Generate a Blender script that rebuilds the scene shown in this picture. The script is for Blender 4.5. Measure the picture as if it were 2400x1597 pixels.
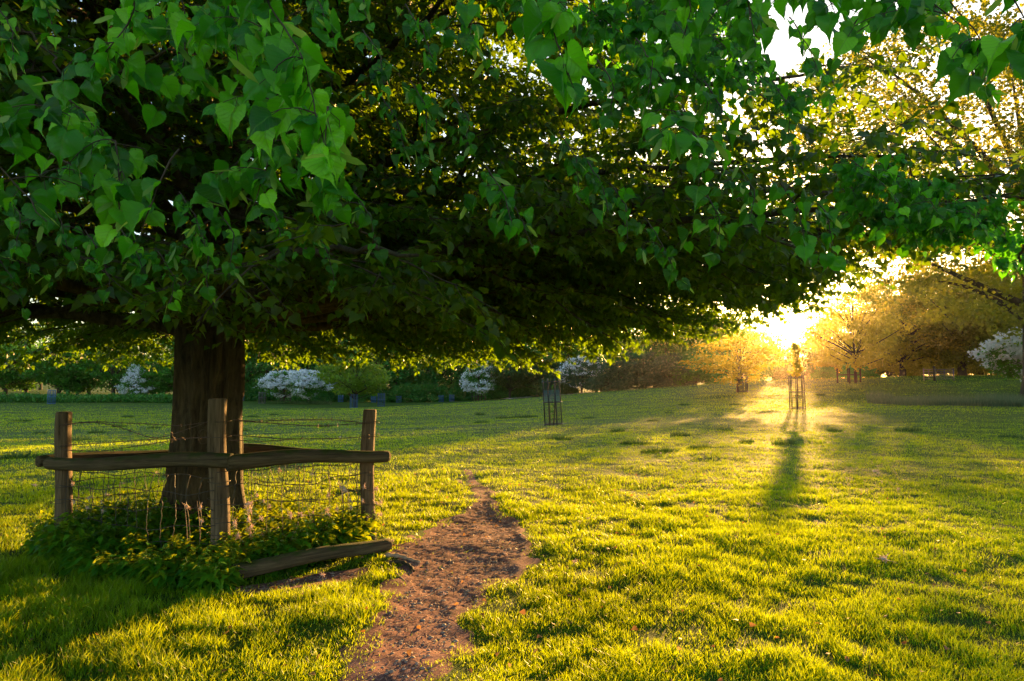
import bpy, math, random
import numpy as np
from mathutils import Vector, Matrix
for o in list(bpy.data.objects): bpy.data.objects.remove(o)
SC = bpy.context.scene
COL = SC.collection
R = math.radians
rng = np.random.default_rng(7)
random.seed(7)

# ---------------------------------------------------------------- camera, sky, sun, exposure
EYE = 1.5
HAZE = .00009
F = 1600.0                                   # focal length in units of the 2400 px wide photograph (24 mm)
HY = 905.0
PITCH = math.atan((HY - 798.5) / F)
cd = bpy.data.cameras.new("camera"); cam = bpy.data.objects.new("camera", cd); COL.objects.link(cam)
cam.location = (0, 0, EYE); cam.rotation_euler = (math.pi / 2 + PITCH, 0, 0)
cd.lens = 24; cd.sensor_width = 36; cd.clip_start = 0.05; cd.clip_end = 3000
SC.camera = cam
cp, sp = math.cos(PITCH), math.sin(PITCH)

def ray(px, py):
    t = (px - 1200) / F; v = (798.5 - py) / F
    return np.array([t, cp - v * sp, sp + v * cp])

def W(px, py, d):
    r = ray(px, py)
    return np.array([0, 0, EYE]) + r * (d / r[1])

SUN = ray(1875, 700); SUN /= np.linalg.norm(SUN)
SEL = math.asin(SUN[2]); SAZ = math.atan2(SUN[0], SUN[1])
world = bpy.data.worlds.new("World"); SC.world = world; world.use_nodes = True
nt = world.node_tree; nt.nodes.clear()
wo = nt.nodes.new("ShaderNodeOutputWorld"); bg = nt.nodes.new("ShaderNodeBackground"); sky = nt.nodes.new("ShaderNodeTexSky")
sky.sky_type = 'NISHITA'; sky.sun_disc = False; sky.sun_elevation = SEL; sky.sun_rotation = SAZ
sky.air_density = 1.0; sky.dust_density = 1.0; sky.ozone_density = 1.0; sky.altitude = 100
bg.inputs[1].default_value = 0.09
nt.links.new(sky.outputs[0], bg.inputs[0]); nt.links.new(bg.outputs[0], wo.inputs[0])
sl = bpy.data.lights.new("sun", 'SUN'); so = bpy.data.objects.new("sun", sl); COL.objects.link(so)
sl.energy = 5.0; sl.angle = R(0.6); sl.color = (1.0, 0.52, 0.15)
so.rotation_euler = Vector(SUN).to_track_quat('Z', 'Y').to_euler(); so.location = (0, 0, 30)
SC.view_settings.view_transform = 'Standard'; SC.view_settings.look = 'None'
SC.view_settings.exposure = 2.5; SC.view_settings.gamma = 1.0
SC.render.engine = 'CYCLES'
SC.cycles.max_bounces = 8; SC.cycles.diffuse_bounces = 4; SC.cycles.glossy_bounces = 2
SC.cycles.transmission_bounces = 6; SC.cycles.transparent_max_bounces = 8; SC.cycles.volume_bounces = 0
SC.cycles.use_denoising = True
SC.cycles.sample_clamp_indirect = 6

# ---------------------------------------------------------------- helpers
def vnoise(x, y, seed=0):
    x = np.asarray(x, float); y = np.asarray(y, float)
    xi = np.floor(x).astype(np.int64); yi = np.floor(y).astype(np.int64)
    fx = x - xi; fy = y - yi
    fx = fx * fx * (3 - 2 * fx); fy = fy * fy * (3 - 2 * fy)
    def h(a, b):
        n = (a * 374761393 + b * 668265263 + seed * 974711) & 0x7fffffff
        n = ((n ^ (n >> 13)) * 1274126177) & 0x7fffffff
        return ((n ^ (n >> 16)) & 0xffff) / 65535.0
    return (h(xi, yi) * (1 - fx) + h(xi + 1, yi) * fx) * (1 - fy) + (h(xi, yi + 1) * (1 - fx) + h(xi + 1, yi + 1) * fx) * fy

def fnoise(x, y, seed=0, o=3):
    s = 0; a = 1; t = 0
    for k in range(o):
        s = s + a * vnoise(np.asarray(x) * 2 ** k, np.asarray(y) * 2 ** k, seed + k * 17); t += a; a *= .5
    return s / t

def norm(a):
    return a / np.maximum(np.linalg.norm(a, axis=-1, keepdims=True), 1e-9)

def link(o, parent=None, loc=None):
    COL.objects.link(o)
    if parent: o.parent = parent
    if loc is not None: o.location = loc
    return o

def make_mesh(name, V, Fs, tint=None, smooth=True):
    """V (N,3); Fs: list of int arrays (M,k) with any k per array."""
    me = bpy.data.meshes.new(name)
    V = np.asarray(V, np.float32)
    Fs = [np.asarray(f, np.int32) for f in Fs if len(f)]
    me.vertices.add(len(V)); me.vertices.foreach_set("co", V.ravel())
    nl = sum(f.size for f in Fs); nf = sum(len(f) for f in Fs)
    me.loops.add(nl); me.polygons.add(nf)
    me.loops.foreach_set("vertex_index", np.concatenate([f.ravel() for f in Fs]))
    tot = np.concatenate([np.full(len(f), f.shape[1], np.int32) for f in Fs])
    st = np.concatenate([[0], np.cumsum(tot)[:-1]]).astype(np.int32)
    me.polygons.foreach_set("loop_start", st); me.polygons.foreach_set("loop_total", tot)
    me.polygons.foreach_set("use_smooth", np.full(nf, smooth))
    if tint is not None:
        a = me.attributes.new("tint", 'FLOAT', 'POINT'); a.data.foreach_set("value", np.asarray(tint, np.float32))
    me.update(calc_edges=True)
    return me

class MB:
    def __init__(s): s.V = []; s.F = {}; s.T = []; s.n = 0
    def add(s, V, F, tint=None):
        V = np.asarray(V, float)
        for f in (F if isinstance(F, list) else [F]):
            f = np.asarray(f)
            if len(f): s.F.setdefault(f.shape[1], []).append(f + s.n)
        s.V.append(V); s.T.append(np.zeros(len(V)) if tint is None else np.broadcast_to(tint, (len(V),)).astype(float)); s.n += len(V)
    def mesh(s, name, smooth=True, origin=(0, 0, 0)):
        V = np.concatenate(s.V) - np.asarray(origin, float)
        return make_mesh(name, V, [np.concatenate(f) for f in s.F.values()], np.concatenate(s.T), smooth)
    def build(s, name, mat, parent=None, smooth=True, origin=(0, 0, 0), loc=None):
        me = s.mesh(name, smooth, origin); me.materials.append(mat)
        return link(bpy.data.objects.new(name, me), parent, loc)

def tag(o, label, cat, group=None, kind=None):
    o["label"] = label; o["category"] = cat
    if group: o["group"] = group
    if kind: o["kind"] = kind
    return o

def struct(o, kind='structure'):
    o["kind"] = kind; return o

def thing(name, label, cat, loc, group=None):
    o = bpy.data.objects.new(name, None); o.empty_display_size = .2
    link(o, None, loc); return tag(o, label, cat, group)

def tube(pts, rad, sides=6, cap=True, rough=0.0, seed=0):
    """quads for a tube through pts"""
    P = np.asarray(pts, float); n = len(P); rad = np.broadcast_to(np.asarray(rad, float), (n,))
    T = norm(np.gradient(P, axis=0))
    ref = np.array([0.31, 0.17, 1.0]); 
    if abs(np.dot(T[0], norm(ref))) > .9: ref = np.array([1.0, .2, .1])
    A = np.zeros_like(P); a = ref
    for i in range(n):
        a = a - T[i] * np.dot(a, T[i]); a = a / max(np.linalg.norm(a), 1e-9); A[i] = a
    B = np.cross(T, A)
    th = np.linspace(0, 2 * np.pi, sides, endpoint=False)
    rr = rad[:, None] * np.ones((n, sides))
    if rough:
        rr = rr * (1 + rough * (fnoise(np.arange(n)[:, None] * .7 + seed, np.cos(th)[None] * 1.5 + np.sin(th)[None] * 2.1 + 9, seed) - .5))
    V = P[:, None] + rr[..., None] * (np.cos(th)[None, :, None] * A[:, None] + np.sin(th)[None, :, None] * B[:, None])
    V = V.reshape(-1, 3)
    i = np.arange(n - 1)[:, None] * sides; j = np.arange(sides)[None]; k = (j + 1) % sides
    Q = np.stack([i + j, i + k, i + sides + k, i + sides + j], -1).reshape(-1, 4)
    Fs = [Q]
    if cap: Fs.append(np.array([np.arange(sides)[::-1], (n - 1) * sides + np.arange(sides)]))
    return V, Fs

def sticks(P0, P1, r0, r1, sides=3):
    """many straight tapering twigs at once"""
    P0 = np.asarray(P0); P1 = np.asarray(P1); n = len(P0)
    T = norm(P1 - P0); ref = np.where(np.abs(T[:, 2:3]) > .9, [[1., 0, 0]], [[0., 0, 1]])
    A = norm(np.cross(T, ref)); B = np.cross(T, A)
    th = np.linspace(0, 2 * np.pi, sides, endpoint=False)
    D = np.cos(th)[None, :, None] * A[:, None] + np.sin(th)[None, :, None] * B[:, None]
    r0 = np.broadcast_to(r0, (n,)); r1 = np.broadcast_to(r1, (n,))
    V = np.stack([P0[:, None] + D * r0[:, None, None], P1[:, None] + D * r1[:, None, None]], 1).reshape(-1, 3)
    j = np.arange(sides); k = (j + 1) % sides
    q = np.stack([j, k, sides + k, sides + j], -1)
    Q = (np.arange(n)[:, None, None] * 2 * sides + q[None]).reshape(-1, 4)
    return V, [Q]

def place(tv, tf, pos, X, Y, Z, s):
    """instances of a small template as real mesh"""
    n = len(pos); k = len(tv); s = np.broadcast_to(s, (n,))
    V = pos[:, None] + s[:, None, None] * (tv[None, :, 0:1] * X[:, None] + tv[None, :, 1:2] * Y[:, None] + tv[None, :, 2:3] * Z[:, None])
    Fs = [(np.arange(n)[:, None, None] * k + f[None]).reshape(-1, f.shape[1]) for f in tf]
    return V.reshape(-1, 3), Fs

def frames(d, up=None, jit=.5):
    """leaf frames from tip direction d: Y=d, Z=normal"""
    n = len(d); d = norm(d)
    u = (np.array([0, 0, 1.0]) if up is None else up) + rng.normal(0, jit, (n, 3))
    Z = norm(u - d * np.sum(u * d, -1, keepdims=True)); X = np.cross(d, Z)
    return X, d, Z

# leaf templates (unit length along y)
def leaf_mid(fold=.16):
    pts = [(0, 0), (0, .5), (0, 1.16), (-.34, -.06), (-.50, .28), (-.24, .72), (.34, -.06), (.50, .28), (.24, .72)]
    v = np.array([(x, y, abs(x) * fold - .22 * (y - .3) ** 2) for x, y in pts])
    return v, [np.array([[0, 3, 4, 1], [1, 4, 5, 2], [0, 1, 7, 6], [1, 2, 8, 7]])]

def leaf_hero():
    right = [(0.02, -.02), (.16, -.12), (.30, -.12), (.36, -.05), (.44, -.02), (.47, .08), (.53, .12), (.52, .22), (.55, .28), (.50, .36), (.51, .43), (.44, .50),
             (.43, .57), (.35, .63), (.32, .70), (.24, .75), (.16, .80), (.095, .87), (.04, 1.0), (0.0, 1.24)]
    mid = [(0, 0)] + [(0, max(0, y)) for x, y in right[1:]]
    vs = []; z = lambda x, y: .10 * abs(x) - .30 * (y - .35) ** 2 + .05 * math.sin(9 * y) * abs(x) + .06 * math.sin(5 * x + 2)*abs(x)
    n = len(right)
    for x, y in right: vs.append((x, y, z(x, y)))
    for x, y in right: vs.append((x * .5, (y + max(0, y)) / 2 + .01, z(x * .5, y)-.012))
    for i, (x, y) in enumerate(right): vs.append((x * .08, max(0, y) , z(x * .08, max(0, y)) - .004))
    for i, (x, y) in enumerate(right): vs.append((0, max(0, y) , z(0, max(0, y)) - .016))
    for i, (x, y) in enumerate(right): vs.append((-x * .08, max(0, y) , z(x * .08, max(0, y)) - .004))
    for x, y in right: vs.append((-x * .5, (y + max(0, y)) / 2 + .01, z(-x * .5, y)-.012))
    for x, y in right: vs.append((-x, y + .012, z(-x, y)))
    q = []
    for r in range(6):
        for i in range(n - 1): q.append((r * n + i, r * n + i + 1, (r + 1) * n + i + 1, (r + 1) * n + i))
    return np.array(vs), [np.array(q)]
LM = leaf_mid(); LH = leaf_hero()
_q = np.array([(-.5, 0, 0), (0, -.5, .08), (.5, 0, 0), (0, .5, .08)]); LQ = (_q, [np.array([[0, 1, 2, 3]])])
NET = (np.array([(0, 0, 0), (-.28, .3, .1), (0, .4, 0), (.28, .3, .1), (0, 1, -.15)]), [np.array([[0, 1, 2], [0, 2, 3], [1, 4, 2], [2, 4, 3]])[:, ::-1]])

# ---------------------------------------------------------------- materials
def mat(name):
    m = bpy.data.materials.new(name); m.use_nodes = True; n = m.node_tree.nodes; n.clear()
    return m, n, m.node_tree.links

def N(nodes, t, **kw):
    x = nodes.new(t)
    for k, v in kw.items():
        if k == 'i':
            for kk, vv in v.items(): x.inputs[kk].default_value = vv
        else: setattr(x, k, v)
    return x

def ramp(nodes, stops):
    r = nodes.new("ShaderNodeValToRGB"); e = r.color_ramp.elements
    while len(e) > 1: e.remove(e[0])
    e[0].position = stops[0][0]; e[0].color = (*stops[0][1], 1)
    for p, c in stops[1:]:
        k = e.new(p); k.color = (*c, 1)
    return r

def foliage(name, stops, trans, tf=.45, rough=.42, spec=.5, veins=False):
    """reflecting side from stops by the per-leaf tint, light passing through coloured trans"""
    m, n, l = mat(name)
    at = N(n, "ShaderNodeAttribute", attribute_name="tint")
    r = ramp(n, stops); l.new(at.outputs['Fac'], r.inputs[0])
    p = N(n, "ShaderNodeBsdfPrincipled", i={'Roughness': rough, 'Specular IOR Level': spec})
    l.new(r.outputs[0], p.inputs['Base Color'])
    t = N(n, "ShaderNodeBsdfTranslucent")
    r2 = ramp(n, [(0, tuple(c * .7 for c in trans)), (1, tuple(min(1, c * 1.25) for c in trans))]); l.new(at.outputs['Fac'], r2.inputs[0]); l.new(r2.outputs[0], t.inputs[0])
    if veins:
        au = N(n, "ShaderNodeAttribute", attribute_name="leaf_u"); av = N(n, "ShaderNodeAttribute", attribute_name="leaf_v")
        ab = N(n, "ShaderNodeMath", operation='ABSOLUTE'); l.new(au.outputs['Fac'], ab.inputs[0])
        m1 = N(n, "ShaderNodeMath", operation='MULTIPLY_ADD', i={1: -.85}); l.new(ab.outputs[0], m1.inputs[0]); l.new(av.outputs['Fac'], m1.inputs[2])
        m2 = N(n, "ShaderNodeMath", operation='MULTIPLY', i={1: 6.5}); l.new(m1.outputs[0], m2.inputs[0])
        m3 = N(n, "ShaderNodeMath", operation='PINGPONG', i={1: .5}); l.new(m2.outputs[0], m3.inputs[0])
        r3 = ramp(n, [(0, (1, 1, 1)), (.09, (0, 0, 0))]); l.new(m3.outputs[0], r3.inputs[0])
        r4 = ramp(n, [(.012, (1, 1, 1)), (.03, (0, 0, 0))]); l.new(ab.outputs[0], r4.inputs[0])
        mm = N(n, "ShaderNodeMath", operation='MAXIMUM'); l.new(r3.outputs[0], mm.inputs[0]); l.new(r4.outputs[0], mm.inputs[1])
        f_ = N(n, "ShaderNodeMath", operation='MULTIPLY', i={1: .45}); l.new(mm.outputs[0], f_.inputs[0])
        for src, dst, c_ in ((r, p.inputs['Base Color'], (.14, .34, .04)), (r2, t.inputs[0], (.05, .22, .004))):
            xx = N(n, "ShaderNodeMixRGB"); l.new(f_.outputs[0], xx.inputs[0]); l.new(src.outputs[0], xx.inputs[1]); xx.inputs[2].default_value = (*c_, 1); l.new(xx.outputs[0], dst)
        bp = N(n, "ShaderNodeBump", i={'Strength': .5, 'Distance': .002}); l.new(mm.outputs[0], bp.inputs['Height']); l.new(bp.outputs[0], p.inputs['Normal'])
    mx = N(n, "ShaderNodeMixShader", i={0: tf}); l.new(p.outputs[0], mx.inputs[1]); l.new(t.outputs[0], mx.inputs[2])
    o = N(n, "ShaderNodeOutputMaterial"); l.new(mx.outputs[0], o.inputs[0])
    return m

M_lime = foliage("lime_leaf_shaded", [(0, (.003, .022, .002)), (.6, (.008, .065, .004)), (1, (.03, .17, .008))], (.22, .38, .002), .45, .40, .25)  # crown copy of the leaf, interior shade put into its darker base colour
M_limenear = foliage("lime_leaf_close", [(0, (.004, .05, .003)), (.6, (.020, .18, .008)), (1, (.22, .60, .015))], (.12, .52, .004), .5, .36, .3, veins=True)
M_bract = foliage("bract", [(0, (.10, .26, .03)), (1, (.24, .42, .05))], (.35, .55, .05), .5)
M_nettle = foliage("nettle_leaf", [(0, (.014, .10, .008)), (.6, (.035, .22, .012)), (1, (.10, .32, .02))], (.42, .50, .005), .5, .45, .3)
M_grass = foliage("grass_blade", [(0, (.02, .12, .002)), (.5, (.085, .27, .002)), (.85, (.19, .38, .003)), (1, (.34, .30, .09))], (.46, .58, .002), .5, .45, .25)
M_grassfar = M_grass
M_dark = foliage("wood_leaf", [(0, (.014, .10, .014)), (.6, (.04, .20, .022)), (1, (.11, .30, .035))], (.14, .36, .01), .35, .6)
M_mid = foliage("row_leaf", [(0, (.016, .11, .008)), (.6, (.04, .22, .012)), (1, (.10, .32, .02))], (.18, .40, .01), .4, .6)
M_bright = foliage("bright_leaf", [(0, (.05, .17, .006)), (.6, (.12, .28, .010)), (1, (.22, .36, .02))], (.28, .36, .01), .45, .6)
M_olive = foliage("olive_leaf", [(0, (.03, .07, .014)), (.6, (.06, .12, .025)), (1, (.12, .17, .04))], (.14, .22, .03), .4, .6)
M_grey = foliage("greygreen_leaf", [(0, (.04, .085, .04)), (.6, (.08, .14, .06)), (1, (.15, .21, .09))], (.05, .15, .04), .35, .6)
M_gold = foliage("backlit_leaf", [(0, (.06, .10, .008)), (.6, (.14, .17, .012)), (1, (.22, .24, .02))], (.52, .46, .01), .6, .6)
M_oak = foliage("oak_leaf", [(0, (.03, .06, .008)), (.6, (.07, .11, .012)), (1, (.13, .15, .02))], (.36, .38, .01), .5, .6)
M_white = foliage("may_blossom", [(0, (.74, .80, .86)), (1, (.90, .93, .96))], (.45, .48, .5), .3, .7)
M_reed = foliage("reed", [(0, (.05, .10, .05)), (.6, (.09, .14, .07)), (1, (.22, .22, .12))], (.15, .20, .06), .35, .7)

def bark(name, c1, c2, sc=6, stretch=.18, bump=.6, moss=None):
    m, n, l = mat(name)
    tc = N(n, "ShaderNodeTexCoord"); mp = N(n, "ShaderNodeMapping", i={'Scale': (sc, sc, sc * stretch)})
    l.new(tc.outputs['Object'], mp.inputs[0])
    nz = N(n, "ShaderNodeTexNoise", i={'Scale': 2.2, 'Detail': 8, 'Roughness': .65, 'Distortion': .6}); l.new(mp.outputs[0], nz.inputs[0])
    r = ramp(n, [(.3, c1), (.55, tuple((a + b) / 2 for a, b in zip(c1, c2))), (.75, c2)]); l.new(nz.outputs[0], r.inputs[0])
    col = r.outputs[0]
    if moss:
        g = N(n, "ShaderNodeNewGeometry"); sx = N(n, "ShaderNodeSeparateXYZ"); l.new(g.outputs['Normal'], sx.inputs[0])
        n2 = N(n, "ShaderNodeTexNoise", i={'Scale': 7.0, 'Detail': 5}); l.new(tc.outputs['Object'], n2.inputs[0])
        ad = N(n, "ShaderNodeMath", operation='MULTIPLY_ADD', i={1: .45, 2: -.42}); l.new(sx.outputs[2], ad.inputs[0])
        a2 = N(n, "ShaderNodeMath", operation='ADD'); l.new(ad.outputs[0], a2.inputs[0]); l.new(n2.outputs[0], a2.inputs[1])
        r2 = ramp(n, [(.28, (0, 0, 0)), (.52, (1, 1, 1))]); l.new(a2.outputs[0], r2.inputs[0])
        mx = N(n, "ShaderNodeMixRGB"); l.new(r2.outputs[0], mx.inputs[0]); l.new(col, mx.inputs[1]); mx.inputs[2].default_value = (*moss, 1); col = mx.outputs[0]
    p = N(n, "ShaderNodeBsdfPrincipled", i={'Roughness': .85, 'Specular IOR Level': .25}); l.new(col, p.inputs['Base Color'])
    n3 = N(n, "ShaderNodeTexNoise", i={'Scale': 7, 'Detail': 6, 'Roughness': .7}); l.new(mp.outputs[0], n3.inputs[0])
    b = N(n, "ShaderNodeBump", i={'Strength': bump, 'Distance': .02}); l.new(n3.outputs[0], b.inputs['Height']); l.new(b.outputs[0], p.inputs['Normal'])
    o = N(n, "ShaderNodeOutputMaterial"); l.new(p.outputs[0], o.inputs[0])
    return m
M_bark = bark("lime_bark", (.012, .010, .005), (.13, .10, .05), 8, .2, 1.0)
M_twig = bark("twig_bark", (.03, .02, .012), (.08, .06, .04), 20, .3, .2)
M_barkfar = bark("far_bark", (.03, .025, .015), (.09, .07, .045), 3, .3, .3)
M_post = bark("post_timber", (.035, .022, .010), (.27, .20, .13), 16, .06, .8)
M_rail = bark("rail_timber", (.02, .014, .007), (.17, .13, .075), 16, .06, .8, moss=(.035, .055, .006))

def plain(name, c, rough=.6, metal=0.0, noise=.3, scale=40):
    m, n, l = mat(name)
    tc = N(n, "ShaderNodeTexCoord"); nz = N(n, "ShaderNodeTexNoise", i={'Scale': scale, 'Detail': 4}); l.new(tc.outputs['Object'], nz.inputs[0])
    r = ramp(n, [(.3, tuple(x * (1 - noise) for x in c)), (.7, tuple(min(1, x * (1 + noise)) for x in c))]); l.new(nz.outputs[0], r.inputs[0])
    p = N(n, "ShaderNodeBsdfPrincipled", i={'Roughness': rough, 'Metallic': metal}); l.new(r.outputs[0], p.inputs['Base Color'])
    o = N(n, "ShaderNodeOutputMaterial"); l.new(p.outputs[0], o.inputs[0]); return m
M_wire = plain("rusty_wire", (.10, .065, .05), .6, .4)
M_net = plain("galvanised_wire", (.05, .045, .04), .6, .3)
M_iron = plain("black_iron", (.025, .03, .035), .5, .3)
M_blue = plain("blue_guard", (.05, .13, .26), .6)
M_bluemesh = plain("blue_green_mesh", (.06, .17, .20), .6)
M_gate = plain("grey_gate_steel", (.12, .12, .11), .6, .2)
M_pink = plain("gate_wood", (.36, .24, .16), .8)
M_wool = foliage("wool", [(0, (.55, .47, .42)), (1, (.8, .72, .66))], (.8, .62, .52), .45, .9)
M_stone = plain("pebble", (.26, .20, .17), .8, 0, .4, 12)
M_red = plain("red_tag", (.5, .04, .03), .5)

def ground_mat():
    m, n, l = mat("meadow_ground")
    tc = N(n, "ShaderNodeTexCoord")
    a = N(n, "ShaderNodeTexNoise", i={'Scale': .35, 'Detail': 8, 'Roughness': .6}); l.new(tc.outputs['Object'], a.inputs[0])
    b = N(n, "ShaderNodeTexNoise", i={'Scale': 9.0, 'Detail': 6, 'Roughness': .7}); l.new(tc.outputs['Object'], b.inputs[0])
    m1 = N(n, "ShaderNodeMath", operation='ADD'); l.new(a.outputs[0], m1.inputs[0]); l.new(b.outputs[0], m1.inputs[1])
    h = N(n, "ShaderNodeMath", operation='MULTIPLY', i={1: .5}); l.new(m1.outputs[0], h.inputs[0])
    r = ramp(n, [(.34, (.02, .05, .004)), (.5, (.04, .09, .005)), (.64, (.075, .12, .01))]); l.new(h.outputs[0], r.inputs[0])
    p = N(n, "ShaderNodeBsdfPrincipled", i={'Roughness': .9, 'Specular IOR Level': .1}); l.new(r.outputs[0], p.inputs['Base Color'])
    bp = N(n, "ShaderNodeBump", i={'Strength': .8, 'Distance': .06}); l.new(b.outputs[0], bp.inputs['Height']); l.new(bp.outputs[0], p.inputs['Normal'])
    o = N(n, "ShaderNodeOutputMaterial"); l.new(p.outputs[0], o.inputs[0]); return m
def soil_mat():
    m, n, l = mat("trodden_soil")
    tc = N(n, "ShaderNodeTexCoord")
    a = N(n, "ShaderNodeTexNoise", i={'Scale': 3, 'Detail': 8, 'Roughness': .7}); l.new(tc.outputs['Object'], a.inputs[0])
    b = N(n, "ShaderNodeTexNoise", i={'Scale': 45.0, 'Detail': 5, 'Roughness': .7}); l.new(tc.outputs['Object'], b.inputs[0])
    m1 = N(n, "ShaderNodeMath", operation='ADD'); l.new(a.outputs[0], m1.inputs[0]); l.new(b.outputs[0], m1.inputs[1])
    h = N(n, "ShaderNodeMath", operation='MULTIPLY', i={1: .5}); l.new(m1.outputs[0], h.inputs[0])
    r = ramp(n, [(.35, (.055, .030, .030)), (.5, (.20, .092, .082)), (.68, (.38, .23, .20))]); l.new(h.outputs[0], r.inputs[0])
    p = N(n, "ShaderNodeBsdfPrincipled", i={'Roughness': .95, 'Specular IOR Level': .15}); l.new(r.outputs[0], p.inputs['Base Color'])
    bp = N(n, "ShaderNodeBump", i={'Strength': .6, 'Distance': .012}); l.new(b.outputs[0], bp.inputs['Height']); l.new(bp.outputs[0], p.inputs['Normal'])
    o = N(n, "ShaderNodeOutputMaterial"); l.new(p.outputs[0], o.inputs[0]); return m
M_ground = ground_mat(); M_soil = soil_mat(); M_lane = plain("gravel_lane", (.42, .36, .30), .9, 0, .2, 3)

# ---------------------------------------------------------------- terrain
CP = [(122, 948, 88), (567, 938, 120), (615, 945, 100), (830, 958, 90), (894, 954, 95), (1000, 943, 120), (1122, 939, 110), (1250, 932, 105),
      (1297, 995, 27.4), (1400, 920, 95), (1600, 905, 85), (1741, 918, 60), (1868, 957, 37.4), (1880, 888, 75), (1975, 899, 70), (2200, 880, 80),
      (2350, 906, 58), (2400, 955, 40), (0, 948, 88), (0, 922, 150), (400, 932, 150), (2150, 945, 48), (1000, 1000, 40), (300, 1000, 38)]
pts = []
for px, py, d in CP:
    w = W(px, py, d); pts.append((w[0], w[1], w[2]))
pts += [(x, y, 0.0) for x, y in [(0, 3), (-5, 6), (5, 6), (0, 12), (10, 15), (-12, 14), (0, -6), (-12, 0), (12, 0), (0, -40), (-60, -40), (60, -40)]]
pts += [(-200, 300, 4), (0, 300, 0), (200, 300, 6), (-250, 0, 0), (250, 0, 2), (120, 90, 4), (-150, 100, 0)]
CPA = np.array(pts)
def _phi(r): return r
_D = np.linalg.norm(CPA[:, None, :2] - CPA[None, :, :2], axis=-1)
_n = len(CPA); _A = np.zeros((_n + 3, _n + 3)); _A[:_n, :_n] = _phi(_D) - np.eye(_n) * .3; _A[:_n, _n] = 1; _A[:_n, _n + 1:] = CPA[:, :2]; _A[_n, :_n] = 1; _A[_n + 1:, :_n] = CPA[:, :2].T
_w = np.linalg.solve(_A, np.concatenate([CPA[:, 2], [0, 0, 0]]))
def base_z(x, y):
    x = np.asarray(x, float); y = np.asarray(y, float); sh = x.shape; x = x.ravel(); y = y.ravel()
    out = np.full(x.shape, _w[_n]) + _w[_n + 1] * x + _w[_n + 2] * y
    for k in range(_n):
        out += _w[k] * np.sqrt((x - CPA[k, 0]) ** 2 + (y - CPA[k, 1]) ** 2 + 4)
    return out.reshape(sh)
_off = None
def bumps(x, y):
    d = np.sqrt(x * x + y * y); far = np.clip(d / 40, 0, 1)
    b = .07 * (fnoise(x * .9 + 3, y * .9 + 5, 3, 2) - .5) + .035 * (fnoise(x * 2.6, y * 2.6, 8, 2) - .5)
    b = b + far * .16 * (fnoise(x * .23, y * .35, 12, 3) - .5)
    return b
# path outline: depth -> left and right edge
PROW = [(1100, 1090, 1100), (1112, 1095, 1108), (1125, 1100, 1118), (1150, 1122, 1152), (1180, 1108, 1165), (1205, 1070, 1178), (1232, 1015, 1205), (1262, 965, 1235), (1290, 935, 1250), (1330, 930, 1180),
        (1370, 920, 1130), (1420, 890, 1105), (1480, 850, 1070), (1540, 812, 1035), (1597, 775, 1000), (1750, 680, 900), (2400, 300, 580), (4500, -900, -300)]
_pd = np.array([F * EYE / (r[0] - HY) for r in PROW]); _pl = np.array([(r[1] - 1200) / F for r in PROW]) * _pd; _pr = np.array([(r[2] - 1200) / F for r in PROW]) * _pd
_o = np.argsort(_pd); _pd, _pl, _pr = _pd[_o], _pl[_o], _pr[_o]
def path_m(x, y):
    """signed distance-like: >0 inside the bare earth"""
    l = np.interp(y, _pd, _pl); r = np.interp(y, _pd, _pr)
    e = (fnoise(x * 3.2 + 7, y * 2.2, 21, 3) - .5) * .75 + (vnoise(x * 9, y * 6, 5) - .5) * .22
    m = np.minimum(x - l, r - x) + e * np.clip((r - l) * .9, .03, .7)
    m = m - np.clip((y - 8.0) / 3, 0, 1) * .05 * vnoise(x * 5, y * 3, 91)
    m = np.where((y > _pd[-1]) | (y < _pd[0]), -1, m)
    s = 1 - ((x + 1.65) / .48) ** 2 - ((y - 5.28 - (x + 1.75) * .62) / .20) ** 2 + e * .8     # scrape under the bottom rail
    return np.maximum(m, s * .14)
def gz(x, y):
    return base_z(x, y) + bumps(x, y) - .02 * np.clip(path_m(np.asarray(x, float), np.asarray(y, float)) * 6, 0, 1)
g0 = float(base_z(np.array([0.]), np.array([6.]))[0])
_w[_n] -= g0      # eye level is 1.5 m above the turf by the fence

ang = np.concatenate([np.linspace(-180, -58, 50)[:-1], np.linspace(-58, -43, 40)[:-1], np.linspace(-43, 43, 900), np.linspace(43, 58, 40)[1:], np.linspace(58, 180, 50)[1:-1]])
rad = np.concatenate([[0.05], np.geomspace(.6, 3, 16), np.geomspace(3, 60, 330)[1:], np.geomspace(60, 1200, 90)[1:]])
AA, RR = np.meshgrid(np.radians(ang), rad)
X, Y = RR * np.sin(AA), RR * np.cos(AA)
Zg = gz(X, Y) ; Zg = np.where(RR > 320, Zg * 0 + np.clip(Zg, -1, 7), Zg)
na, nr = len(ang), len(rad)
i = np.arange(nr - 1)[:, None] * na; j = np.arange(na)[None]; k = (j + 1) % na
Q = np.stack([i + j, i + na + j, i + na + k, i + k], -1).reshape(-1, 4)[:, ::-1]
g = make_mesh("ground", np.stack([X, Y, Zg], -1).reshape(-1, 3), [Q]); g.materials.append(M_ground)
struct(link(bpy.data.objects.new("ground", g)))

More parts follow.
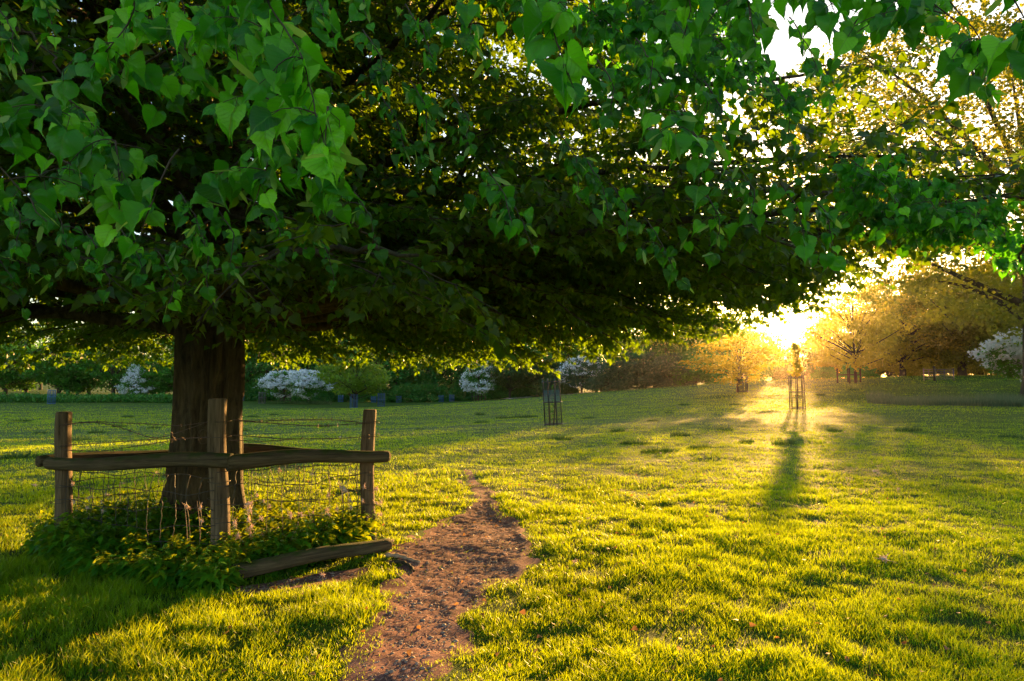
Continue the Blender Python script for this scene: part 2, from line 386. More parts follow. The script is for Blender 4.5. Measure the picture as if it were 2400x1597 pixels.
# bare earth path
dx = .025
xs = np.arange(-3.2, 1.2, dx); ys = np.concatenate([np.arange(1.2, 9, dx), np.arange(9, 13, .05)])
PX, PY = np.meshgrid(xs, ys); PMk = path_m(PX, PY)
edge = np.clip(PMk * 9, -1.2, 1)
PZ = base_z(PX, PY) + bumps(PX, PY) - .02 * np.clip(PMk * 6, 0, 1) + .004 + .010 * np.clip(edge, -1.2, .5) + np.clip(edge, 0, 1) * (.014 * (fnoise(PX * 9, PY * 11, 31, 3) - .45) + .012 * (vnoise(PX * 31, PY * 36, 33) - .5))
inside = PMk > -.10
nx = len(xs); idx = np.arange(PX.size).reshape(PX.shape)
cell = inside[:-1, :-1] & inside[1:, 1:] & inside[:-1, 1:] & inside[1:, :-1]
Q = np.stack([idx[:-1, :-1], idx[:-1, 1:], idx[1:, 1:], idx[1:, :-1]], -1)[cell]
used, inv = np.unique(Q, return_inverse=True)
Vp = np.stack([PX, PY, PZ], -1).reshape(-1, 3)[used]
pm = make_mesh("path", Vp, [inv.reshape(Q.shape)]); pm.materials.append(M_soil)
struct(link(bpy.data.objects.new("path", pm)))

# pale lane far off, in front of the wood
ln = MB()
lx = np.linspace(1180, 1540, 80); P = []
for px in lx:
    d = np.interp(px, [1180, 1300, 1500, 1700, 2080], [101, 99, 92, 88, 82]); w = W(px, HY, d)
    for dd in (0, 1.6, 3.2):
        sc_ = (d + dd) / d; x_, y_ = w[0] * sc_, w[1] * sc_; P.append((x_, y_, float(gz(np.array([x_]), np.array([y_]))[0]) + .12))
P = np.array(P); n_ = len(lx); a = np.arange(n_ - 1)[:, None] * 3 + np.arange(2)[None]
ln.add(P, np.stack([a, a + 3, a + 4, a + 1], -1).reshape(-1, 4))
struct(ln.build("lane", M_lane))

# ---------------------------------------------------------------- grass
def blades(n, dmin, dmax, expo, hh, ww, seg2, seedk):
    r_ = np.random.default_rng(seedk)
    # density ~ d^-expo per area -> radial pdf d^(1-expo)
    u = r_.random(n); e = 2 - expo
    d = (dmin ** e + u * (dmax ** e - dmin ** e)) ** (1 / e) if abs(e) > 1e-3 else dmin * (dmax / dmin) ** u
    t = r_.uniform(-.86, .86, n); x = t * (d + 1.4); y = d
    pmk = path_m(x, y)
    tus = fnoise(x * 1.7 + 11, y * 1.7, 44, 3); clump = vnoise(x * 7, y * 7, 51)
    keep = (pmk < -.02) | (r_.random(n) < np.where(pmk < .10, .42 * (clump > .4), .03 * (clump > .6)))
    keep &= r_.random(n) < np.clip(.12 + 1.5 * clump, 0, 1)
    keep &= (d < dmax * .62) | (r_.random(n) < np.clip((dmax - d) / (dmax * .38), 0, 1)); keep &= (dmin < 3) | (r_.random(n) < np.clip((d - dmin) / (dmin * .5), 0, 1))
    # nothing through the trunk
    keep &= np.hypot(x + 3.15, y - 7.1) > .42
    x, y, d, pmk, tus, clump = [a[keep] for a in (x, y, d, pmk, tus, clump)]; n = len(x)
    z = gz(x, y)
    h = hh * r_.uniform(.45, 1.3, n) * (.35 + 1.25 * tus) * (.6 + .75 * clump) * np.where(pmk > -.1, .6, 1)
    lush = np.clip((-1.5 - x) / 2, 0, 1) * np.clip((7 - y) / 2, 0, 1)       # longer grass left of the path
    h = h * (1 + .9 * lush)
    w = ww * np.maximum(1, d / 5) * r_.uniform(.7, 1.3, n)
    a = r_.uniform(0, 2 * np.pi, n); ca, sa = np.cos(a), np.sin(a)
    lean = r_.uniform(.15, .95, n) * h; b = a + r_.normal(0, .9, n) + 1.57
    lx_, ly_ = np.cos(b) * lean, np.sin(b) * lean
    P = np.stack([x, y, z - .01], -1); Wv = np.stack([ca * w / 2, sa * w / 2, 0 * w], -1)
    tint = np.clip(-.02 + .5 * fnoise(x * .8, y * .8, 61, 2) + .4 * fnoise(x * .15, y * .15, 63, 2) + r_.normal(0, .16, n), 0, .97); tint = np.where(r_.random(n) < .035, 1, tint)
    if seg2:
        M = P + np.stack([lx_ * .35, ly_ * .35, h * .6], -1); T = P + np.stack([lx_, ly_, h], -1)
        V = np.stack([P - Wv, P + Wv, M + Wv * .8, M - Wv * .8, T], 1).reshape(-1, 3); k = 5
        f4 = np.arange(n)[:, None] * 5 + np.array([[0, 1, 2, 3]]); f3 = np.arange(n)[:, None] * 5 + np.array([[3, 2, 4]]); Fs = [f4, f3]
    else:
        T = P + np.stack([lx_, ly_, h], -1)
        V = np.stack([P - Wv, P + Wv, T], 1).reshape(-1, 3); k = 3; Fs = [np.arange(n)[:, None] * 3 + np.array([[0, 1, 2]])]
    return V, Fs, np.repeat(tint, k)
gr = MB()
for a in [(660000, 1.9, 12, 1.6, .050, .0046, True, 1), (420000, 7, 30, 1.9, .046, .0050, False, 2), (260000, 28, 95, 1.9, .06, .0052, False, 3)]:
    V, Fs, T = blades(*a); gr.add(V, Fs, T)
o = gr.build("grass", M_grass, smooth=False)
tag(o, "short yellow green pasture grass lit low from behind", "grass", kind='stuff')

# ---------------------------------------------------------------- the great lime tree
TX, TY = -3.19, 7.1
RZ = np.array([(1.5, 6.7), (2.4, 7.35), (3, 7.0), (3.6, 6.1), (4.5, 5.6), (6, 5.25), (8, 4.6), (9.5, 3.6), (11.0, 1.5)])
def Rad(z): return np.interp(z, RZ[:, 0], RZ[:, 1])
def zmin(x, y): return 1.70 + np.clip(x - .3, 0, 9) * .23 - np.clip(np.asarray(y) - 7, 0, 4) * .06 * np.clip(x, 0, 1) + .38 * (fnoise(np.asarray(x) * 1.7, np.asarray(y) * 1.7, 71, 3) - .5)
lime = thing("lime_tree", "spreading lime tree with a low hanging dark green crown inside the timber fence", "tree", (TX, TY, 0))
LO = (TX, TY, 0)
# trunk
tb = MB(); zs = np.concatenate([np.linspace(-.15, 2.6, 70), np.linspace(2.7, 8.6, 30)]); th = np.linspace(0, 2 * np.pi, 72, endpoint=False)
rz = np.interp(zs, [-.15, 0, .15, .5, 1, 2.0, 2.4, 3, 5, 8.6], [.62, .51, .43, .365, .335, .33, .36, .30, .17, .03])
ZZ, TT = np.meshgrid(zs, th, indexing='ij')
fl = .05 * np.cos(5 * TT + .6) + .035 * np.cos(9 * TT + 2 + ZZ * .4) + .03 * np.cos(3 * TT - .5 * ZZ)
fl = fl * (1 + 1.6 * np.exp(-np.clip(ZZ, 0, 9) / .35))
rg = np.abs(fnoise(TT * 5.2 + .5 * vnoise(ZZ * 2, TT * 2, 3), ZZ * 1.1 + 3, 90, 3) - .5) * 2
rr = rz[:, None] * (1 + fl) - .055 * (1 - np.clip(rg * 4, 0, 1)) * np.clip(rz[:, None] / .3, 0, 1)
cx = .05 * np.sin(ZZ * .8) + .04 * ZZ * 0; cy = .03 * np.sin(ZZ * 1.1 + 1)
V = np.stack([TX + cx + rr * np.cos(TT), TY + cy + rr * np.sin(TT), ZZ], -1).reshape(-1, 3)
n, s = len(zs), len(th); i = np.arange(n - 1)[:, None] * s; j = np.arange(s)[None]; k = (j + 1) % s
tb.add(V, np.stack([i + j, i + k, i + s + k, i + s + j], -1).reshape(-1, 4)); tb.build("trunk", M_bark, lime, origin=LO)

def bez(p0, p1, p2, n):
    t = np.linspace(0, 1, n)[:, None]; return (1 - t) ** 2 * p0 + 2 * t * (1 - t) * p1 + t * t * p2
def inside_crown(P):
    r_ = np.hypot(P[:, 0] - TX, P[:, 1] - TY); dcam = np.linalg.norm(P - [0, 0, EYE], axis=1)
    infr = (P[:, 1] > .1) & (np.abs(P[:, 0]) < .9 * P[:, 1])
    azd = np.degrees(np.arctan2(P[:, 1] - TY, P[:, 0] - TX))
    return (r_ < Rad(P[:, 2]) * (1 + .13 * np.exp(-((azd + 2) / 36) ** 2) * np.clip((3.5 - P[:, 2]) / .4, 0, 1)) * (1.02 + .10 * (fnoise(np.arctan2(P[:, 1] - TY, P[:, 0] - TX) * 3, P[:, 2] * 1.5, 81, 2) - .5))) & (P[:, 2] > zmin(P[:, 0], P[:, 1])) & (dcam > np.where(infr, 2.1, .8))
TW0, TW1 = [], []          # twigs
brn = np.random.default_rng(21)
NL = 112; LQI = [0, 9, 18, 27, 34, 41, 47, 53, 5, 12, 22, 31, 15, 37]
for q in range(NL):
    f = q / (NL - 1)
    z0 = 2.1 + 6.3 * f ** 1.75; az = q * 2.39996 + brn.normal(0, .12)
    if q in LQI: az = math.radians([-12, 8, -28, 20, -2, -20, 4, -38, 28, 14, 38, 24, 32, 46][LQI.index(q)])
    bon = 1 + .13 * math.exp(-((((math.degrees(az) + 180) % 360 - 180) - 4) / 36) ** 2)
    dr = np.array([math.cos(az), math.sin(az), 0])
    ze = z0 + brn.uniform(-.1, .9) * (1 if f > .15 else .25) - (.25 if f < .3 else 0); ze = max(ze, 1.95)
    if f > .8: ze = z0 + brn.uniform(.5, 2.2)
    L = float(Rad(ze)) * brn.uniform(.88, .97) * bon
    ze = max(ze, float(zmin(TX + dr[0] * L, TY + dr[1] * L)) + .3 * (f < .8))
    if q < 30 and brn.random() < .3 and bon < 1.02: L *= brn.uniform(.75, 1)
    if abs((math.degrees(az) + 65.8 + 180) % 360 - 180) < 30: L = min(L, 5.0)
    p0 = np.array([TX, TY, z0]) + dr * .12; p2 = np.array([TX, TY, 0]) + dr * L + [0, 0, ze]
    p1 = (p0 + p2) / 2 + [0, 0, brn.uniform(.25, .75)] + np.cross(dr, [0, 0, 1]) * brn.normal(0, .4)
    C = bez(p0, p1, p2, 26); C[1:-1] += brn.normal(0, .018, (24, 3)); 
    rb = np.interp(np.linspace(0, 1, 26), [0, .08, .5, 1], [.115, .07, .035, .007]) * (1.1 - .45 * f)
    b = MB(); V, Fs = tube(C, rb, 7, rough=.15, seed=q); b.add(V, Fs)
    tan = norm(np.gradient(C, axis=0)); seg = L / 25
    s = .16
    side = 1
    while s < .99:
        ii = min(25, int(s * 25)); base = C[ii]; t_ = tan[ii]
        sl_ = (.55 + (1 - s) * 2.3 * brn.uniform(.6, 1)) * (1 if s > .3 else .7)
        sd = norm(np.cross(t_, [0, 0, 1])) * side; an = brn.uniform(.6, 1.05)
        dd = norm(t_ * math.cos(an) + sd * math.sin(an) + np.array([0, 0, brn.normal(.02, .22)]))
        e = base + dd * sl_ + [0, 0, -.18 * sl_]
        if not inside_crown((e - [0, 0, .05])[None])[0]: side = -side; s += .05; continue
        Sx = bez(base, (base + e) / 2 + [0, 0, .12 * sl_], e, 9); Sx[1:] += brn.normal(0, .012, (8, 3))
        V, Fs = tube(Sx, np.linspace(max(.006, rb[ii] * .45), .003, 9), 4, cap=False); b.add(V, Fs)
        m_ = int(sl_ / .085)
        for u in range(m_):
            tt = (u + .6) / m_ * 8; a0 = int(tt); fr = tt - a0; pt = Sx[a0] * (1 - fr) + Sx[min(8, a0 + 1)] * fr
            dl = Sx[min(8, a0 + 1)] - Sx[max(0, a0 - 0 if a0 < 8 else 7)]; dl = dl / (np.linalg.norm(dl) + 1e-9)
            sd2 = np.cross(dl, [0, 0, 1]); sd2 = sd2 / (np.linalg.norm(sd2) + 1e-9) * (1 if u % 2 else -1)
            tl = brn.uniform(.22, .5)
            td = dl * .7 + sd2 * brn.uniform(.4, 1) + [0, 0, brn.normal(-.12, .3)]; td = td / np.linalg.norm(td)
            TW0.append(pt); TW1.append(pt + td * tl)
        TW0.append(Sx[-1]); TW1.append(Sx[-1] + dd * .3 + [0, 0, -.1])
        side = -side; s += brn.uniform(.035, .065) * 5.5 / L
    b.build("branch", M_bark, lime, origin=LO)
TW0 = np.array(TW0); TW1 = np.array(TW1)
# outward limit, browse line underneath, and room for the camera
gapn = .5 * fnoise(TW0[:, 0] * 1.3, TW0[:, 1] * 1.3 + TW0[:, 2] * .6, 201, 2) + .5 * fnoise(TW0[:, 2] * 1.8 + 5, (TW0[:, 0] - TW0[:, 1]) * .9, 202, 2)
azt = np.degrees(np.arctan2(TW0[:, 1] - TY, TW0[:, 0] - TX))
k_ = (gapn > np.where((azt > -45) & (azt < 35), np.where(TW0[:, 2] < 3.6, .22, .29), .33)) & inside_crown((TW0 + TW1) / 2) & inside_crown(TW1 - [0, 0, .05]); TW0, TW1 = TW0[k_], TW1[k_]
cr = MB(); V, Fs = sticks(TW0, TW1, .0032, .0014)
tw = MB(); tw.add(V, Fs); tw.build("twig", M_twig, lime, origin=LO)
NLF = 16
n = len(TW0); u = (np.arange(NLF) + .5) / NLF
pos = (TW0[:, None] + (TW1 - TW0)[:, None] * u[None, :, None]).reshape(-1, 3)
tdir = np.repeat(norm(TW1 - TW0), NLF, 0); sgn = np.tile(np.where(np.arange(NLF) % 2, 1., -1.), n)[:, None]
sd = norm(np.cross(tdir, [0, 0, 1.0])) * sgn
d = norm(tdir * .45 + sd * rng.uniform(.3, 1.1, (len(pos), 1)) + np.array([0, 0, -.55]) + rng.normal(0, .38, (len(pos), 3)))
pos = pos + d * .025
k_ = inside_crown(pos + d * .06) ; pos, d, tdir = pos[k_], d[k_], tdir[k_]
k_ = rng.random(len(pos)) < .92; pos, d = pos[k_], d[k_]
X_, Y_, Z_ = frames(d, None, .55)
tint = np.clip(rng.normal(.40, .22, len(pos)), 0, 1)
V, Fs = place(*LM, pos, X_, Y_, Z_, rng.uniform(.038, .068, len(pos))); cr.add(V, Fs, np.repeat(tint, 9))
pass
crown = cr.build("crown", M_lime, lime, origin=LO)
# bracts with the young flower stalks
bi = rng.choice(len(pos), 2600, replace=False); bp = pos[bi]; bd = norm(rng.normal(0, .5, (2600, 3)) + [0, 0, -.5])
X_, Y_, Z_ = frames(bd, None, .8)
BR = (np.array([(0, 0, 0), (-.10, .3, .03), (-.10, .75, .03), (0, 1, 0), (.10, .75, .03), (.10, .3, .03), (0, .5, 0)]), [np.array([[0, 1, 6, 5], [1, 2, 3, 6], [6, 3, 4, 5]])])
bb = MB(); V, Fs = place(*BR, bp, X_, Y_, Z_, rng.uniform(.05, .085, 2600)); bb.add(V, Fs, np.repeat(rng.random(2600), 7)); 
# hanging sprays close to the camera
hero = MB(); htw = MB(); hb = bb
hr = np.random.default_rng(5)
def spray(pl, size=1.0, step=.03, side_n=0, tint0=.55, side_l=.22, leafy=1.0, bract=.28):
    P = np.array([W(*p) for p in pl]); L = np.concatenate([[0], np.cumsum(np.linalg.norm(np.diff(P, axis=0), axis=1))])
    m = max(4, int(L[-1] / .03)); s = np.linspace(0, L[-1], m); C = np.stack([np.interp(s, L, P[:, c]) for c in range(3)], -1)
    C[1:-1] += hr.normal(0, .002, (m - 2, 3))
    V, Fs = tube(C, np.linspace(.0026, .0012, m), 5, cap=False); htw.add(V, Fs)
    lines = [C]
    for q in range(side_n):
        i0 = int(hr.uniform(.1, .9) * (m - 1)); a = hr.uniform(0, 6.28); ln_ = side_l * hr.uniform(.5, 1.1)
        e = C[i0] + np.array([math.cos(a) * .8, math.sin(a) * .5 + .25, hr.uniform(-.45, .15)]) * ln_
        S = bez(C[i0], (C[i0] + e) / 2 + [0, 0, .2 * ln_], e, max(3, int(ln_ / .03)))
        V, Fs = tube(S, np.linspace(.0017, .001, len(S)), 4, cap=False); htw.add(V, Fs); lines.append(S)
    lp, ld, lz = [], [], []
    for S in lines:
        for q in range(len(S)):
            if hr.random() > leafy * (.95 if len(S) > 0 else 1): continue
            tn = S[min(q + 1, len(S) - 1)] - S[max(q - 1, 0)]; tn = tn / (np.linalg.norm(tn) + 1e-9)
            sdv = np.array([1.0, 0, 0]) * (1 if q % 2 else -1)
            dd = tn * .4 + sdv * hr.uniform(.15, .75) + np.array([0, hr.normal(-.05, .25), -.75]) + hr.normal(0, .14, 3)
            dd /= np.linalg.norm(dd); p_ = S[q] + dd * hr.uniform(.015, .035)
            V, Fs = sticks([S[q]], [p_], .0009, .0008, 3); htw.add(V, Fs)
            lp.append(p_); ld.append(dd); lz.append(np.array([hr.normal(0, .45), -.75, .55 + hr.normal(0, .3)]))
    if lp:
        lp = np.array(lp); ld = np.array(ld); lz = np.array(lz); Z = norm(lz - ld * np.sum(lz * ld, -1, keepdims=True)); Xv = np.cross(ld, Z)
        sc_ = size * hr.uniform(.030, .064, len(lp))
        V, Fs = place(*LH, lp, Xv, ld, Z, sc_); V = V.reshape(len(lp), -1, 3)
        # each leaf curls and folds its own way
        u_ = LH[0][:, 0][None]; v_ = LH[0][:, 1][None]
        off = (hr.normal(0, .55, (len(lp), 1)) * u_ ** 2 * 2 + hr.uniform(0, .5, (len(lp), 1)) * np.abs(u_) - hr.uniform(-.1, .7, (len(lp), 1)) * (v_ - .2) ** 2 + .03 * np.sin(v_ * 11 + u_ * 8 + hr.uniform(0, 6, (len(lp), 1))))
        V = V + (off * sc_[:, None])[..., None] * Z[:, None]
        hero.add(V.reshape(-1, 3), Fs, np.repeat(np.clip(hr.normal(tint0 + .02, .28, len(lp)), 0, 1), LH[0].shape[0]))
        nb = hr.random(len(lp)) < bract
        if nb.any():
            Xb, Yb, Zb = frames(norm(ld[nb] + hr.normal(0, .5, (nb.sum(), 3))), None, .6)
            V, Fs = place(*BR, lp[nb], Xb, Yb, Zb, .075); hb.add(V, Fs, np.repeat(hr.random(nb.sum()), 7))
# big spray upper left
spray([(560, -140, 1.45), (650, 40, 1.40), (710, 130, 1.37), (738, 240, 1.35), (752, 300, 1.33), (765, 360, 1.32)], 1.12, side_n=3, tint0=.75)
spray([(768, 250, 1.33), (762, 330, 1.32)], 1.2, tint0=1.0)
spray([(560, -120, 1.6), (620, 60, 1.58), (655, 190, 1.56), (640, 300, 1.55)], 1.1, side_n=6, tint0=.55)
spray([(480, -120, 1.75), (540, 40, 1.72), (560, 160, 1.70), (530, 260, 1.70)], 1.1, side_n=7, tint0=.5)
spray([(400, -100, 1.95), (440, 60, 1.9), (430, 170, 1.88), (380, 240, 1.86)], 1.1, side_n=7, tint0=.5)
spray([(330, -60, 1.7), (300, 60, 1.68), (240, 130, 1.66), (205, 170, 1.65)], 1.15, side_n=3, tint0=.6)
spray([(640, 330, 1.7), (620, 400, 1.7), (600, 470, 1.72)], 1.1, side_n=3, tint0=.45)
spray([(700, 300, 1.9), (790, 400, 1.95), (800, 470, 1.95)], 1.0, side_n=3, tint0=.5)
spray([(420, 350, 1.6), (380, 420, 1.58), (355, 480, 1.57), (330, 550, 1.56)], 1.1, leafy=.55, tint0=.6)
spray([(270, 330, 1.7), (285, 430, 1.68), (278, 540, 1.66), (265, 570, 1.66)], 1.1, side_n=2, tint0=.5)
spray([(100, 180, 2.0), (190, 260, 1.98), (250, 330, 1.95), (340, 350, 1.95)], 1.0, side_n=5, tint0=.5)
spray([(-60, 200, 1.5), (0, 270, 1.5), (30, 330, 1.5)], 1.2, side_n=2, tint0=.35)
spray([(-40, 360, 1.6), (30, 420, 1.58), (70, 470, 1.56), (110, 520, 1.55)], 1.05, side_n=1, leafy=.7, tint0=.4)
spray([(120, 360, 1.9), (190, 400, 1.85), (230, 450, 1.83)], 1.05, side_n=3, tint0=.4)
for px, py, d_, t0 in [(60, 560, 2.3, .45), (250, 650, 2.5, .6), (470, 560, 2.4, .5), (500, 640, 2.5, .6), (560, 600, 2.4, .55), (420, 700, 2.8, .6), (660, 560, 2.6, .35), (150, 560, 2.6, .4), (330, 640, 2.7, .5),
                       (880, 560, 2.6, .25), (1190, 500, 2.2, .45), (1230, 560, 2.2, .45), (1010, 300, 2.4, .4), (940, 330, 2.5, .3), (1420, 480, 2.4, .3), (1110, 330, 2.6, .35), (900, 180, 2.3, .4), (1000, 120, 2.2, .4),
                       (1480, 540, 2.4, .35), (1560, 620, 2.6, .3), (1700, 560, 2.4, .35), (1780, 500, 2.3, .3), (1880, 540, 2.2, .35), (1950, 560, 2.3, .35), (1450, 250, 2.1, .3), (1540, 200, 2.0, .35), (1700, 300, 2.1, .4),
                       (1860, 300, 2.3, .35), (1120, 60, 2.0, .45), (760, 60, 1.9, .4), (860, 20, 2.0, .4), (1900, 150, 2.4, .5), (1360, 420, 2.5, .3), (780, 640, 2.8, .3), (40, 120, 2.2, .5), (120, 60, 2.3, .6), (30, 690, 2.9, .4)]:
    spray([(px - 50, py - 110, d_ + .1), (px - 10, py - 50, d_), (px + hr.uniform(-25, 25), py + 20, d_ - .05)], .85, side_n=1, tint0=t0 - .15, side_l=.22)
for px, py, d_ in [(1440, 90, 2.7), (1500, 160, 3.0), (1560, 60, 2.6), (1600, 180, 3.2), (1660, 100, 2.8), (1700, 190, 3.0), (1740, 110, 3.3), (1520, 230, 3.3), (1630, 40, 3.4), (1790, 210, 3.4), (2050, 440, 3.0), (2150, 470, 3.1), (2250, 500, 3.2), (2340, 560, 3.3), (2100, 540, 3.4), (2300, 600, 3.4)]:
    spray([(px - 90, py - 90, d_ + .25), (px - 20, py - 40, d_ + .1), (px + 30, py, d_), (px + 60, py + 40, d_ - .05)], .95, side_n=9, tint0=.38, side_l=.36, bract=.1)
# centre top, right middle and the top right corner
spray([(1278, -80, 1.42), (1295, 40, 1.40), (1312, 120, 1.39), (1330, 175, 1.38)], 1.1, side_n=1, tint0=.5)
spray([(1310, 130, 1.4), (1335, 180, 1.38)], 1.0, tint0=.95)
spray([(1230, -60, 1.6), (1240, 60, 1.6)], 1.0, side_n=2, tint0=.5)
spray([(1600, 250, 1.8), (1630, 320, 1.76), (1650, 370, 1.74), (1640, 420, 1.74)], 1.05, side_n=3, tint0=.6)
spray([(1600, -80, 1.7), (1620, 20, 1.7), (1600, 90, 1.7)], 1.0, side_n=3, tint0=.35)
spray([(1740, -60, 1.6), (1760, 30, 1.6), (1770, 90, 1.6)], .85, side_n=3, tint0=.35)
spray([(1850, -90, 1.8), (1900, -20, 1.8), (2010, 30, 1.8)], 1.0, side_n=4, tint0=.45)
spray([(1960, -80, 1.5), (2080, 0, 1.5), (2140, 70, 1.5)], .85, side_n=4, tint0=.45)
spray([(2080, -60, 1.5), (2180, 0, 1.45), (2250, 60, 1.42)], .85, side_n=4, tint0=.45)
spray([(2180, -60, 1.9), (2300, 100, 1.9), (2310, 200, 1.9)], 1.0, side_n=4, tint0=.5)
spray([(2330, -80, 1.3), (2370, -10, 1.28), (2410, 60, 1.28)], 1.0, side_n=0, tint0=.35)
spray([(2420, 40, 1.5), (2400, 130, 1.5)], 1.1, side_n=2, tint0=.5)
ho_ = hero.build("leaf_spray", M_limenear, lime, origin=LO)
nrep = len(ho_.data.vertices) // len(LH[0])
for an, c in (("leaf_u", 0), ("leaf_v", 1)):
    at_ = ho_.data.attributes.new(an, 'FLOAT', 'POINT'); at_.data.foreach_set("value", np.tile(LH[0][:, c], nrep).astype(np.float32))
htw.build("hanging_twig", M_twig, lime, origin=LO)
bb.build("bract", M_bract, lime, origin=LO)

# ---------------------------------------------------------------- timber fence round the lime
FC = (-2.9, 6.8, 0.0)
fence = thing("timber_fence", "weathered round post and rail fence with barbed wire boxing in the lime trunk", "fence", FC)
def log(name, p0, p1, r0, r1, m, seed, parent, sides=28, n=26, wob=.015, slant=0):
    p0 = np.asarray(p0, float); p1 = np.asarray(p1, float); L = np.linalg.norm(p1 - p0); q = np.random.default_rng(seed)
    z = np.linspace(0, L, n); th = np.linspace(0, 2 * np.pi, sides, endpoint=False)
    r_ = np.linspace(r0, r1, n)[:, None] * (1 + .10 * (fnoise(np.cos(th)[None] * 1.2 + seed, np.sin(th)[None] * 1.2 + z[:, None] * 1.6, seed, 2) - .5)) + .004 * (fnoise(th[None] * 9, z[:, None] * 1.5, seed + 3, 2) - .5)
    r_ = r_ - .010 * np.exp(-((th[None] - 4.4 - .15 * np.sin(z[:, None] * 3)) / .07) ** 2)          # a drying crack
    ox = wob * np.sin(z * 2.3 / L * 2 + seed); oy = wob * np.sin(z * 3.1 / L * 2 + seed * 2)
    V = np.stack([ox[:, None] + r_ * np.cos(th), oy[:, None] + r_ * np.sin(th), z[:, None] + slant * r_ * np.cos(th) * (np.arange(n) == n - 1)[:, None]], -1)
    e0 = V[0].copy(); e1 = V[-1].copy(); c0 = e0.mean(0); c1 = e1.mean(0)
    ring0 = c0 + (e0 - c0) * .86 - [0, 0, .008]; ring1 = c1 + (e1 - c1) * .86 + [0, 0, .008]
    V = np.concatenate([ring0[None], V, ring1[None]]); n2 = n + 2
    i = np.arange(n2 - 1)[:, None] * sides; j = np.arange(sides)[None]; k = (j + 1) % sides
    Fs = [np.stack([i + j, i + k, i + sides + k, i + sides + j], -1).reshape(-1, 4), np.array([np.arange(sides)[::-1], (n2 - 1) * sides + np.arange(sides)])]
    me = make_mesh(name, V.reshape(-1, 3), Fs); me.materials.append(m)
    o = bpy.data.objects.new(name, me); link(o, parent); o.location = Vector(p0 - np.asarray(FC)); o.rotation_euler = Vector(p1 - p0).to_track_quat('Z', 'Y').to_euler()
    return o
def gp(px, d): 
    w = W(px, HY, d); return np.array([w[0], w[1], 0.])
PC, PL, PR, PB = gp(520, 5.87), gp(158, 6.35), gp(872, 6.72), np.array([-3.30, 7.95, 0.])
for a, h, r0, r1, s in [(PC, 1.385, .078, .074, 3), (PL, 1.255, .072, .066, 4), (PR, 1.262, .070, .064, 5), (PB, 1.25, .07, .066, 6)]:
    log("post", a + [0.01 if s == 3 else -.02 if s == 5 else 0, 0, -.2], a + [-.02 if s in (3, 5) else 0, 0, h], r0, r1, M_post, s, fence)
rails = [(W(117, 1086, 6.22), W(541, 1081, 5.70), .054, .064, 11), (W(533, 1081, 5.72), W(906, 1066, 6.52), .068, .056, 12)]
for a, b_, r0, r1, s in rails: log("rail", a, b_, r0, r1, M_rail, s, fence)
log("rail", PL + [-.2, -.05, .80], PB + [.0, .12, .76], .052, .062, M_rail, 13, fence)
log("rail", PR + [.15, .12, .80], PB + [-.15, .14, .76], .052, .062, M_rail, 14, fence)
log("bottom_rail", W(548, 1338, 5.22) + [0, 0, 0], W(912, 1273, 6.30), .062, .056, M_rail, 15, fence)

def px_line(pl, dl):     # polyline of photograph points, depth interpolated between the posts it hangs from
    out = []
    for px, py in pl: out.append(W(px, py, np.interp(px, [120, 158, 520, 872, 905], [6.4, 6.33, 5.85, 6.7, 6.7]) + dl))
    return np.array(out)
def smooth_line(P, step=.03):
    L = np.concatenate([[0], np.cumsum(np.linalg.norm(np.diff(P, axis=0), axis=1))]); m = max(5, int(L[-1] / step)); s = np.linspace(0, L[-1], m)
    C = np.stack([np.interp(s, L, P[:, c]) for c in range(3)], -1)
    for _ in range(6): C[1:-1] = (C[:-2] + 2 * C[1:-1] + C[2:]) / 4
    return C
wr = np.random.default_rng(9)
strands = [[(142, 1000), (177, 991), (225, 988), (275, 991), (350, 994), (420, 999), (500, 988)], [(177, 992), (230, 990), (262, 996), (300, 1008), (330, 1020), (362, 1029), (395, 1022), (425, 1011), (478, 993)],
           [(142, 1044), (180, 1042), (240, 1039), (300, 1034), (360, 1030), (420, 1028), (500, 1026)], [(142, 1054), (177, 1057), (240, 1058), (300, 1049), (360, 1040), (430, 1028), (500, 1024)],
           [(142, 1001), (133, 1018), (127, 1036)], [(142, 1046), (132, 1052), (124, 1060)],
           [(545, 984), (600, 988), (640, 986), (700, 984), (780, 984), (815, 987), (850, 993), (888, 987)], [(560, 987), (650, 993), (700, 997), (760, 999), (810, 995), (850, 993)],
           [(540, 1020), (600, 1024), (660, 1029), (720, 1029), (800, 1028), (850, 1024), (888, 1024)], [(540, 1032), (620, 1035), (670, 1031), (710, 1028)]]
for st in strands:
    C = smooth_line(px_line(st, -.085)); w = MB()
    V, Fs = tube(C, .0030, 4); w.add(V, Fs)
    tq = np.arange(len(C)) * 1.6; C2 = C + np.stack([0 * tq, np.sin(tq) * .003, np.cos(tq) * .003], -1); V, Fs = tube(C2, .0018, 4); w.add(V, Fs)
    for q in range(2, len(C) - 1, 3):
        for s_ in (-1, 1):
            a = wr.normal(0, 1, 3); a /= np.linalg.norm(a); V, Fs = sticks([C[q] - a * .022], [C[q] + a * .022], .0032, .001, 3); w.add(V, Fs)
    w.build("barbed_wire", M_wire, fence, origin=FC)
